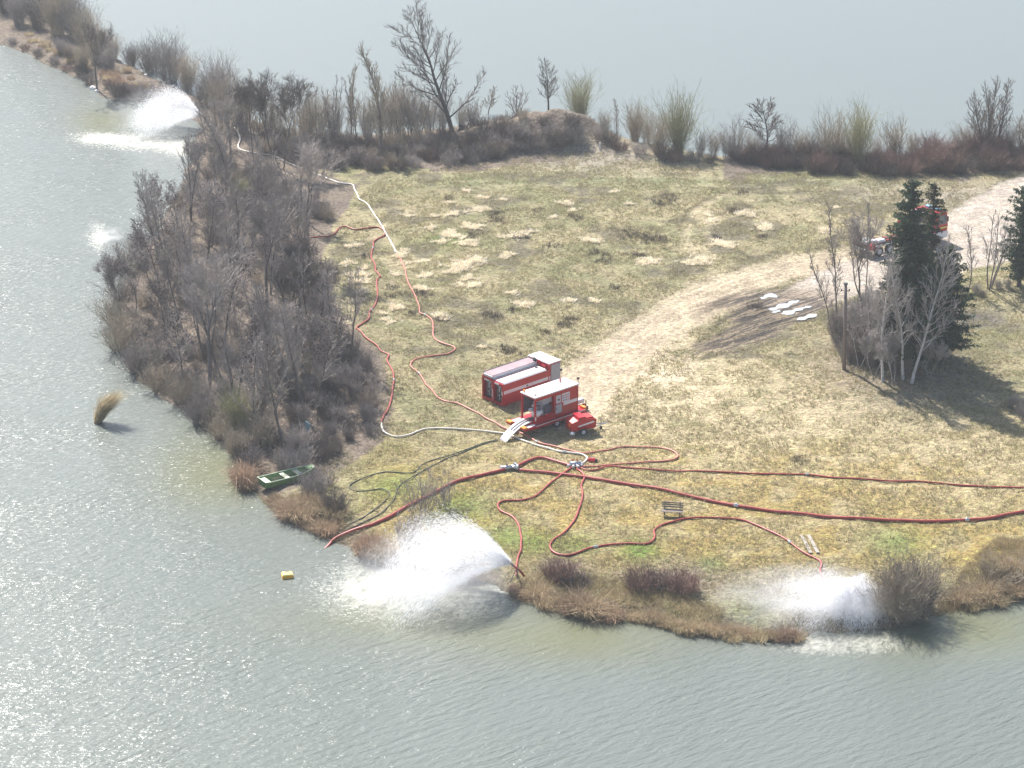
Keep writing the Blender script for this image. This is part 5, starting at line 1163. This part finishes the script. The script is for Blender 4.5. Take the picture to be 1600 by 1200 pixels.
# slide for the hoses: pale sagging sheet from the rear of the unit to the grass
sl = gp(786, 689); c_, s__ = math.cos(R(41)), math.sin(R(41)); top_ = Vector((TR.x + c_ * .75 - s__ * .95, TR.y + s__ * .75 + c_ * .95, BZ + TR.z + .22)); bot = Vector((sl.x, sl.y, sl.z + .03))
side = Vector((top_ - bot)).cross(Vector((0, 0, 1))).normalized(); b = MB(); vs_ = []; n = 14
for i in range(n + 1):
    t = i / n; c = bot.lerp(top_, t); c.z = bot.z + (top_.z - bot.z) * (1 - (1 - t) ** 2.2) ; wd = .38 + .06 * t
    for w_, dz in ((-wd, .06), (-wd + .05, 0), (-.02, .005), (.02, .005), (wd - .05, 0), (wd, .06), (wd, -.03), (-wd, -.03)): vs_.append(c + side * w_ + Vector((0, 0, dz)))
b.add(vs_, [(i * 8 + k, i * 8 + (k + 1) % 8, (i + 1) * 8 + (k + 1) % 8, (i + 1) * 8 + k) for i in range(n) for k in range(8)] + [tuple(range(8))[::-1], tuple(range(n * 8, n * 8 + 8))])
sld = b.build('hose_slide', WHITE, None, True); tag(sld, 'white slide with hose channels leading from the pump unit down to the grass', 'slide')
for w_ in (-.12, .14):
    MB().tube([vs_[i * 8 + 2] + side * w_ + Vector((0, 0, .05)) for i in range(5, n + 1)] + [top_ + Vector((c_ * .6, s__ * .6, .05))], .035, 6).build('guide_line', DGREY, sld)

# small one-axle red trailer
ST = gp(893, 683); st = empty('small_trailer', ST, R(24), 'small red one-axle generator trailer parked before the pump unit', 'trailer')
b = MB(); b.prism([(0, .45), (2.0, .45), (2.12, .6), (2.12, 1.15), (2.0, 1.25), (1.5, 1.28), (.55, 1.28), (.05, 1.12)], .0, 1.15); b.build('body', RED, st)
MB().box(.62, 1.25, .02, 1.13, 1.285, 1.5, .03).build('engine_hood', RED, st); MB().box(1.28, 1.95, .12, 1.05, 1.285, 1.36, .03).build('hood_lid', RED2, st)
MB().prism([(.55, .72), (1.9, .92), (1.95, 1.02), (1.85, 1.06), (.6, .84)], -.012, -.002).build('white_swoosh', WHITE, st)
MB().box(-.012, -.002, .25, .5, .7, 1.0).build('orange_label', ORANGE, st)
for y0 in (-.2, 1.15):
    wl = MB().cyl((.95, y0, .31), (.95, y0 + .18, .31), .31, n=20).build('wheel', BLACK, st); yy = (y0 - .012, y0 - .001) if y0 < 0 else (y0 + .181, y0 + .19)
    MB().cyl((.95, yy[0], .31), (.95, yy[1], .31), .17, n=14).build('rim', LGREY, wl)
    MB().box(.6, 1.3, y0 - .005, y0 + .19, .63, .67).build('mudguard', RED2, st)
MB().box(.1, 2.0, .2, .3, .35, .448).box(.1, 2.0, .85, .95, .35, .448).build('chassis', DGREY, st)
MB().cyl((2.1, .2, .42), (3.1, .57, .42), .04, n=6).cyl((2.1, .95, .42), (3.1, .57, .42), .04, n=6).cyl((3.05, .57, .42), (3.35, .57, .45), .05, n=8).cyl((2.8, .57, .1), (2.8, .57, .85), .03, n=6).build('drawbar', STEEL, st)
MB().cyl((2.8, .53, .12), (2.8, .61, .12), .12, n=10).build('jockey_wheel', BLACK, st)
MB().cyl((.0, -.12, .2), (.08, .02, .34), .2, n=12).build('spare_wheel', LGREY, st)
MB().cyl((.12, .1, 0), (.12, .1, .45), .03, n=6).build('prop_stand', DGREY, st)

# ------------------------------------------------------------------ carrier truck on the road
TK = gp(1358, 405); tk = empty('carrier_truck', TK, R(33), 'red hook-lift fire truck with empty bed parked behind the spruces', 'truck')
K = 9.9
MB().box(.2, K - 1.7, .75, .93, .75, 1.0).box(.2, K - 1.7, 1.57, 1.75, .75, 1.0).box(.3, .5, .93, 1.57, .75, .95).box(3, 3.2, .93, 1.57, .75, .95).build('chassis', DGREY, tk)
MB().box(.0, 6.2, .8, .92, 1.02, 1.2).box(.0, 6.2, 1.58, 1.7, 1.02, 1.2).box(5.6, 5.9, .9, 1.6, 1.0, 2.6).box(4.6, 5.9, 1.1, 1.4, 2.45, 2.65).build('hook_arm', RED2, tk)
MB().box(-.1, .15, .1, 2.4, .55, .75).build('rear_bumper', WHITE, tk)
MB().box(.02, .7, .05, .5, .8, 1.3, .04).build('rear_light_box', RED, tk); MB().box(.02, .7, 2.0, 2.45, .8, 1.3, .04).build('rear_light_box', RED, tk); MB().box(.1, 1.3, .6, 1.9, 1.21, 1.5, .05).build('tool_box', WHITE, tk); MB().box(1.5, 2.4, .5, 1.1, 1.21, 1.45, .05).build('tool_box', WHITE, tk)
MB().box(4.4, 5.4, .02, .6, .45, 1.0).build('side_locker', RED, tk)
for x in (1.3, 2.65, K - 1.25):
    for y0 in (.03, 2.17):
        wl = MB().cyl((x, y0, .5), (x, y0 + .3, .5), .5, n=20).build('wheel', BLACK, tk); yy = (y0 - .014, y0 - .002) if y0 < 1 else (y0 + .302, y0 + .314)
        MB().cyl((x, yy[0], .5), (x, yy[1], .5), .26, n=14).build('rim', LGREY, wl)
    MB().box(x - .6, x + .6, .02, .34, 1.02, 1.08).build('mudguard', DGREY if x < 4 else LGREY, tk)
x0 = K - 2.3
cab = MB().prism([(x0, 1.1), (K - .06, 1.1), (K, 1.7), (K - .22, 2.95), (K - .45, 3.1), (x0 + .1, 3.1), (x0, 3.0)], .02, 2.48).build('cab', RED, tk)
MB().prism([(x0 + .95, 1.85), (K - .14, 1.85), (K - .3, 2.75), (x0 + 1.0, 2.75)], .004, .018).build('side_window', GLASS, cab)
MB().prism([(K + .0, 1.78), (K + .015, 1.78), (K - .19, 2.88), (K - .21, 2.88)], .15, 2.35).build('windscreen', GLASS, cab)
MB().box(x0 + .01, K - .1, .002, .017, 1.42, 1.55).build('lime_stripe', LIME, cab)
MB().box(x0 + .8, x0 + .84, .0, .015, 1.56, 2.9).build('door_gap', DGREY, cab); MB().box(x0 + .9, x0 + 1.1, -.02, .0, 1.6, 1.65).build('handle', BLACK, cab)
MB().box(x0 + .9, K + .05, .0, 2.5, .42, 1.08, .05).build('bumper', WHITE, tk)
MB().box(K + .055, K + .07, .2, .6, .6, .85).build('headlight', GLASS, tk); MB().box(K + .055, K + .07, 1.9, 2.3, .6, .85).build('headlight', GLASS, tk)
MB().prism([(K - .55, 3.11), (K - .02, 2.98), (K - .0, 3.02), (K - .5, 3.22)], .1, 2.4).build('sun_visor', BLACK, cab)
lb = MB().box(K - 1.1, K - .75, .3, 2.2, 3.11, 3.3, .04).build('light_bar', mat('blue_beacon', (.25, .5, .7), .2), cab)
MB().box(x0 - .6, x0 - .05, .3, 2.2, 1.0, 2.9).build('equipment_rack', DGREY, tk); MB().box(x0 - .5, x0 - .1, .5, 2.0, 2.91, 3.15).build('roof_box', WHITE, tk)
MB().cyl((K - .2, -.15, 2.1), (K - .2, -.15, 2.6), .07, n=8).build('mirror', BLACK, cab)

# ------------------------------------------------------------------ boat, buoy, bench, sign, slabs
bo = gp(416.5, 772); bo.z = max(zmesh(bo.x + math.cos(R(34)) * u_ - math.sin(R(34)) * v_, bo.y + math.sin(R(34)) * u_ + math.cos(R(34)) * v_) for u_ in (0, 1, 2, 3, 4) for v_ in (0, .7, 1.4)) - .03; bt = empty('rowing_boat', bo, R(34), 'green flat-bottomed rowing boat with three pale seats pulled up on the bank', 'boat')
LB, WB = 4.35, 1.38
st_ = [(0, .03, WB - .03, .05, .55), (.4, 0, WB, .02, .5), (2.4, .0, WB, .0, .48), (3.2, .08, WB - .08, .03, .5), (3.9, .26, WB - .26, .14, .56), (LB, .45, WB - .45, .3, .64)]
def sec(x, y0, y1, z0, z1, t): return [(x, y0 + t, z1), (x, y0 + .12 + t, z0 + t), (x, y1 - .12 - t, z0 + t), (x, y1 - t, z1)]
for nm, t, flip in (('hull', 0, 0), ('inside', .03, 1)):
    b = MB(); vs_ = []; 
    for s in st_: vs_ += sec(*s, t)
    fs = [(i * 4 + k, i * 4 + k + 1, (i + 1) * 4 + k + 1, (i + 1) * 4 + k) for i in range(5) for k in range(3)] + [(3, 2, 1, 0), (20, 21, 22, 23)]
    b.add(vs_, [f[::-1] for f in fs] if flip else fs).build(nm, BOATG, bt)
b = MB()
for k in (0, 3):
    pts = [Vector(sec(*s, .015)[k]) for s in st_]; b.tube(pts, .035, 6)
for s in (st_[0], st_[-1]): b.tube([Vector(sec(*s, .015)[0]), Vector(sec(*s, .015)[3])], .035, 6)
b.build('gunwale', BOATP, bt)
for x in (.18, 1.75, 2.85): MB().box(x, x + .38, .06 + (.04 if x > 2.8 else 0), WB - .06 - (.04 if x > 2.8 else 0), .38, .42).build('seat', BOATP, bt)
MB().prism([(3.75, .555), (LB, .63), (LB, .66), (3.75, .585)], .42, WB - .42).build('bow_deck', BOATG, bt)
for y in (.3, .55): MB().tube([(.7, y, .47), (2.9, y + .35, .47)], .022, 6).build('oar', WOOD, bt)
bx, by = plane_pt(449, 901, 0); e = empty('yellow_float', (bx, by, 0), R(12), 'yellow box-shaped float drifting in the lake before the shore', 'float')
MB().box(-.38, .38, -.32, .32, -.12, .2).build('body', YELLOW, e); MB().box(-.36, .36, -.3, .3, .203, .29, .06).build('lid', mat('pale_yellow_lid', (.85, .7, .25), .5), e); MB().tube([(-.2, 0, .3), (-.1, 0, .38), (.1, 0, .38), (.2, 0, .3)], .02, 6).build('handle', BLACK, e)
MB().box(-.385, .385, -.325, -.321, .12, .16).build('rim', ORANGE, e)

be = gp(1050, 806); e = empty('park_bench', be, R(-8), 'weathered wooden bench with slatted back alone on the lawn', 'bench')
for k in range(4): MB().box(-.78, .78, -.28 + k * .135, -.28 + k * .135 + .11, .43, .47).build('seat_slat', WOOD, e)
for k in range(3): MB().box(-.78, .78, .29 + k * .03, .33 + k * .03, .56 + k * .15, .56 + k * .15 + .10).build('back_slat', WOOD, e)
for x in (-.55, .55):
    MB().box(x - .03, x + .03, -.22, -.16, 0, .428).build('leg', DGREY, e); MB().box(x - .03, x + .03, .2, .26, 0, .428).build('leg', DGREY, e)
    MB().add([(x - .03, .25, .4), (x + .03, .25, .4), (x + .03, .28, .4), (x - .03, .28, .4), (x - .03, .40, 1.0), (x + .03, .40, 1.0), (x + .03, .43, 1.0), (x - .03, .43, 1.0)], [(3,2,1,0),(4,5,6,7),(0,1,5,4),(1,2,6,5),(2,3,7,6),(3,0,4,7)]).build('back_support', DGREY, e)
a, b2 = gp(1252, 838), gp(1267, 866); d = (b2 - a); ang = math.atan2(d.y, d.x); e = empty('concrete_strips', (a.x, a.y, max(zmesh(a.x, a.y), zmesh(b2.x, b2.y)) + .0), ang, 'two narrow pale concrete strips sunk in the lawn near the right jet', 'slab')
Ls = math.hypot(d.x, d.y)
for y0 in (-.12, .38):
    for k in range(3): MB().box(k * Ls / 3 + .02, (k + 1) * Ls / 3 - .02, y0, y0 + .24, -.15, .05 + .012 * (k % 2)).build('slab', STONE, e)
sg = gp(483, 694); e = empty('information_sign', sg, R(-58), 'blue grey sign board on a post at the edge of the grove above the boat', 'sign')
MB().box(-.04, .04, -.04, .04, 0, 1.95).build('post', DGREY, e); MB().box(-.42, .42, -.07, -.042, .7, 1.9).build('board', mat('blue_grey_board', (.16, .27, .33), .5), e)
MB().box(-.42, .42, -.075, -.071, 1.28, 1.31).build('joint', DGREY, e)
PS = mat('white_rock', (.8, .78, .74), .8, var=.1)
for px, py, s, lab in ((145,139,.45,'white rock at the water edge below the dark tree on the upper left strip'),(151,143,.28,'smaller white rock right beside the white one at the upper left water edge'),(228,118,.25,'tiny white stone on the crest of the upper left strip'),(457,681,.14,'white scrap lying under the grove left of the sign'),(478,690,.16,'white scrap lying at the foot of the sign')):
    p = gp(px, py); rs = random.Random(px); vs_ = []
    b = MB(); n = 7
    for i in range(3):
        for k in range(n): t = 2 * math.pi * k / n; r_ = s * (1, .85, .4)[i] * rs.uniform(.8, 1.2); vs_.append((r_ * math.cos(t), r_ * math.sin(t), (-.1, s * .45, s * .85)[i]))
    b.add(vs_, [(i * n + k, i * n + (k + 1) % n, (i + 1) * n + (k + 1) % n, (i + 1) * n + k) for i in range(2) for k in range(n)] + [tuple(range(2 * n, 3 * n))])
    tag(b.build('rock', PS, None, loc=(p.x, p.y, max(p.z, .0))), lab, 'rock')
p = gp(937, 234); tag(MB().box(-.06, .06, -.06, .06, -.1, .75).build('marker_post', WHITE, None, loc=p), 'tiny white marker post below the mound', 'post')

# ------------------------------------------------------------------ the water jets: drops in flight
def drop_mat():
    m, n, p = newmat('water_drops'); N = n.nodes; L = n.links
    p.inputs['Base Color'].default_value = (.93, .94, .96, 1); p.inputs['Roughness'].default_value = .4
    t = N.new('ShaderNodeBsdfTranslucent'); t.inputs[0].default_value = (.98, .98, .99, 1); mx = N.new('ShaderNodeMixShader'); mx.inputs[0].default_value = .5
    L.new(p.outputs[0], mx.inputs[1]); L.new(t.outputs[0], mx.inputs[2])
    L.new(mx.outputs[0], N['Material Output'].inputs[0]); return m
DROP = drop_mat()
def drops(name, pos, vel, size, label, seed, stretch=.035):
    rg = np.random.RandomState(seed); n = len(pos); d = vel / np.maximum(np.linalg.norm(vel, axis=1, keepdims=True), .01)
    a = np.cross(d, rg.normal(0, 1, (n, 3))); a /= np.linalg.norm(a, axis=1, keepdims=True)
    s = size[:, None]; l = s + np.linalg.norm(vel, axis=1, keepdims=True) * stretch * .5
    V_ = np.stack([pos - d * l, pos + a * s, pos + d * l, pos - a * s], 1).reshape(-1, 3); F = np.arange(4 * n).reshape(-1, 4)
    o = obj(name, np_mesh(name, V_, F, DROP)); return tag(o, label, 'water spray', None, 'stuff')
def jet(seed, src, n, axis, half, speed, drag, tmax, shell=.75, grav=9.8, mist=.12, smin=.012, smax=.03, zmin=0, wind=(0, 0, 0), clumps=60, tpow=1.0):
    rg = np.random.RandomState(seed); ax_ = unit(np.array(axis, float)); a = unit(np.cross(ax_, [0, 0, 1.])); b_ = np.cross(a, ax_)
    # the stream leaves in strands, so the fan is streaky
    k = rg.randint(0, clumps, n); th_c = rg.uniform(0, 2 * math.pi, clumps); rr_c = np.where(rg.rand(clumps) < shell, rg.uniform(.82, 1, clumps), rg.rand(clumps) ** .6)
    th = th_c[k] + rg.normal(0, .10, n); ra = R(half) * np.clip(rr_c[k] + rg.normal(0, .04, n), 0, 1.05); sp = speed * rg.uniform(.86, 1.04, n) * (.92 + .12 * _lat[k, 3])
    d = ax_ * np.cos(ra)[:, None] + (a[None] * np.cos(th)[:, None] + b_[None] * np.sin(th)[:, None]) * np.sin(ra)[:, None]
    v = d * sp[:, None]; T_ = rg.rand(n) ** tpow * tmax; p = np.tile(np.array(src)[None], (n, 1)).astype(float); out = p.copy(); ov_ = v.copy(); done = np.zeros(n, bool); dt = .03; t = 0
    alive = np.ones(n, bool)
    while t < tmax:
        v = v - v * (drag * dt); v[:, 2] -= grav * dt * 1.0; p = p + v * dt + np.array(wind) * dt * min(t, 1)
        t += dt; hit = (p[:, 2] < zmin) & ~done
        alive &= ~hit; fin = (~done) & (t >= T_)
        out[fin] = p[fin]; ov_[fin] = v[fin]; done |= fin | hit
    ok = alive; tt = T_[ok][:, None]
    pos = out[ok] + rg.normal(0, 1, (ok.sum(), 3)) * mist * (.15 + tt); size = rg.uniform(smin, smax, ok.sum()) * (1 - .25 * (tt[:, 0] / tmax))
    pos[:, 2] = np.maximum(pos[:, 2], .02)
    return pos, ov_[ok], size
p1, v1, s1 = jet(1, NOZ1, 100000, (-.90, -.10, .44), 31, 11.6, .5, 2.6, shell=.62, mist=.30, smin=.004, smax=.010, clumps=120, tpow=.95)
drops('water_spray', p1, v1, s1, 'white fan of water thrown to the left from the tripod nozzle in the foreground', 1)
p2, v2, s2 = jet(2, NOZ2, 70000, (.20, -.75, .5), 86, 4.6, 1.2, 1.3, shell=.3, mist=.22, smin=.008, smax=.018, clumps=90, wind=(-.8, .2, 0))
q_, w_, r_ = jet(3, NOZ2, 50000, (-1, -.1, .22), 40, 8.5, .9, 1.8, shell=.1, mist=.50, smin=.004, smax=.009, clumps=120, wind=(-1.2, 0, 0))
p2b, v2b, s2b = jet(21, NOZ2, 16000, (.55, -.6, .45), 78, 6.2, 1.3, .9, shell=.2, mist=.05, smin=.006, smax=.013, clumps=46)
drops('water_spray', np.concatenate([p2, q_, p2b]), np.concatenate([v2, w_, v2b]), np.concatenate([s2, r_, s2b]), 'dense white burst of water drifting left over the bank at the lower right', 2)
p3, v3, s3 = jet(4, NOZ3, 80000, (-.88, -.10, .48), 32, 11.2, .5, 2.5, shell=.75, mist=.28, smin=.004, smax=.009, clumps=120, tpow=.95)
drops('water_spray', p3, v3, s3, 'pale fan of water falling on the lake at the upper left', 3)
# fine mist round the jets
def mist_vol(name, c, sc, dens, label, seed):
    b = bpy.data.meshes.new(name); import bmesh; bm = bmesh.new(); bmesh.ops.create_icosphere(bm, subdivisions=3, radius=1.0); bm.to_mesh(b); bm.free()
    m = bpy.data.materials.new('mist_' + str(seed)); m.use_nodes = True; N = m.node_tree.nodes; L = m.node_tree.links; N.remove(N['Principled BSDF'])
    v = N.new('ShaderNodeVolumePrincipled'); v.inputs['Color'].default_value = (.97, .97, 1, 1); v.inputs['Anisotropy'].default_value = .3
    tc = N.new('ShaderNodeTexCoord'); ln = N.new('ShaderNodeVectorMath'); ln.operation = 'LENGTH'; L.new(tc.outputs['Object'], ln.inputs[0])
    nz = N.new('ShaderNodeTexNoise'); nz.inputs['Scale'].default_value = 2.2; nz.inputs['Detail'].default_value = 4; L.new(tc.outputs['Object'], nz.inputs['Vector'])
    f = N.new('ShaderNodeMapRange'); f.inputs[1].default_value = 1.0; f.inputs[2].default_value = .2; f.inputs[3].default_value = 0; f.inputs[4].default_value = dens; L.new(ln.outputs['Value'], f.inputs[0])
    g = N.new('ShaderNodeMapRange'); g.inputs[1].default_value = .38; g.inputs[2].default_value = .66; g.inputs[3].default_value = 0; g.inputs[4].default_value = 1.6; L.new(nz.outputs[0], g.inputs[0])
    mu = N.new('ShaderNodeMath'); mu.operation = 'MULTIPLY'; L.new(f.outputs[0], mu.inputs[0]); L.new(g.outputs[0], mu.inputs[1]); L.new(mu.outputs[0], v.inputs['Density'])
    L.new(v.outputs[0], N['Material Output'].inputs['Volume']); b.materials.append(m)
    o = obj(name, b, None, c); o.scale = sc; tag(o, label, 'mist', None, 'stuff'); return o
mist_vol('mist', (NOZ1.x - 5.4, NOZ1.y - 1.2, 1.5), (6.2, 4.4, 3.2), .26, 'drifting mist left of the foreground nozzle', 1)
mist_vol('mist', (NOZ2.x - 3.2, NOZ2.y - .4, 1.2), (6.8, 3.8, 2.4), .34, 'mist drifting over the bank at the lower right', 2)
mist_vol('mist', (NOZ3.x - 5.0, NOZ3.y - 1.5, 1.8), (5.6, 4.0, 3.4), .14, 'thin mist in the upper left jet', 3)

_x, _y = plane_pt(172, 372, .5); mist_vol('mist', (_x, _y, .7), (1.7, 2.4, .9), .3, 'small white patch over the water at the upper left rim of the grove', 4)  # small white volume above the whitened spot on the lake

# ------------------------------------------------------------------ haze
hz = MB().box(-1550, 1550, -80, 3100, -2.5, 76).build('haze', bpy.data.materials.new('haze'))
hm = hz.data.materials[0]; hm.use_nodes = True; N = hm.node_tree.nodes; N.remove(N['Principled BSDF']); v = N.new('ShaderNodeVolumePrincipled')
v.inputs['Color'].default_value = (.86, .92, 1.0, 1); v.inputs['Density'].default_value = .00024; v.inputs['Anisotropy'].default_value = .2
hm.node_tree.links.new(v.outputs[0], N['Material Output'].inputs['Volume']); tag(hz, 'thin pale haze over the lake', 'haze', None, 'stuff')
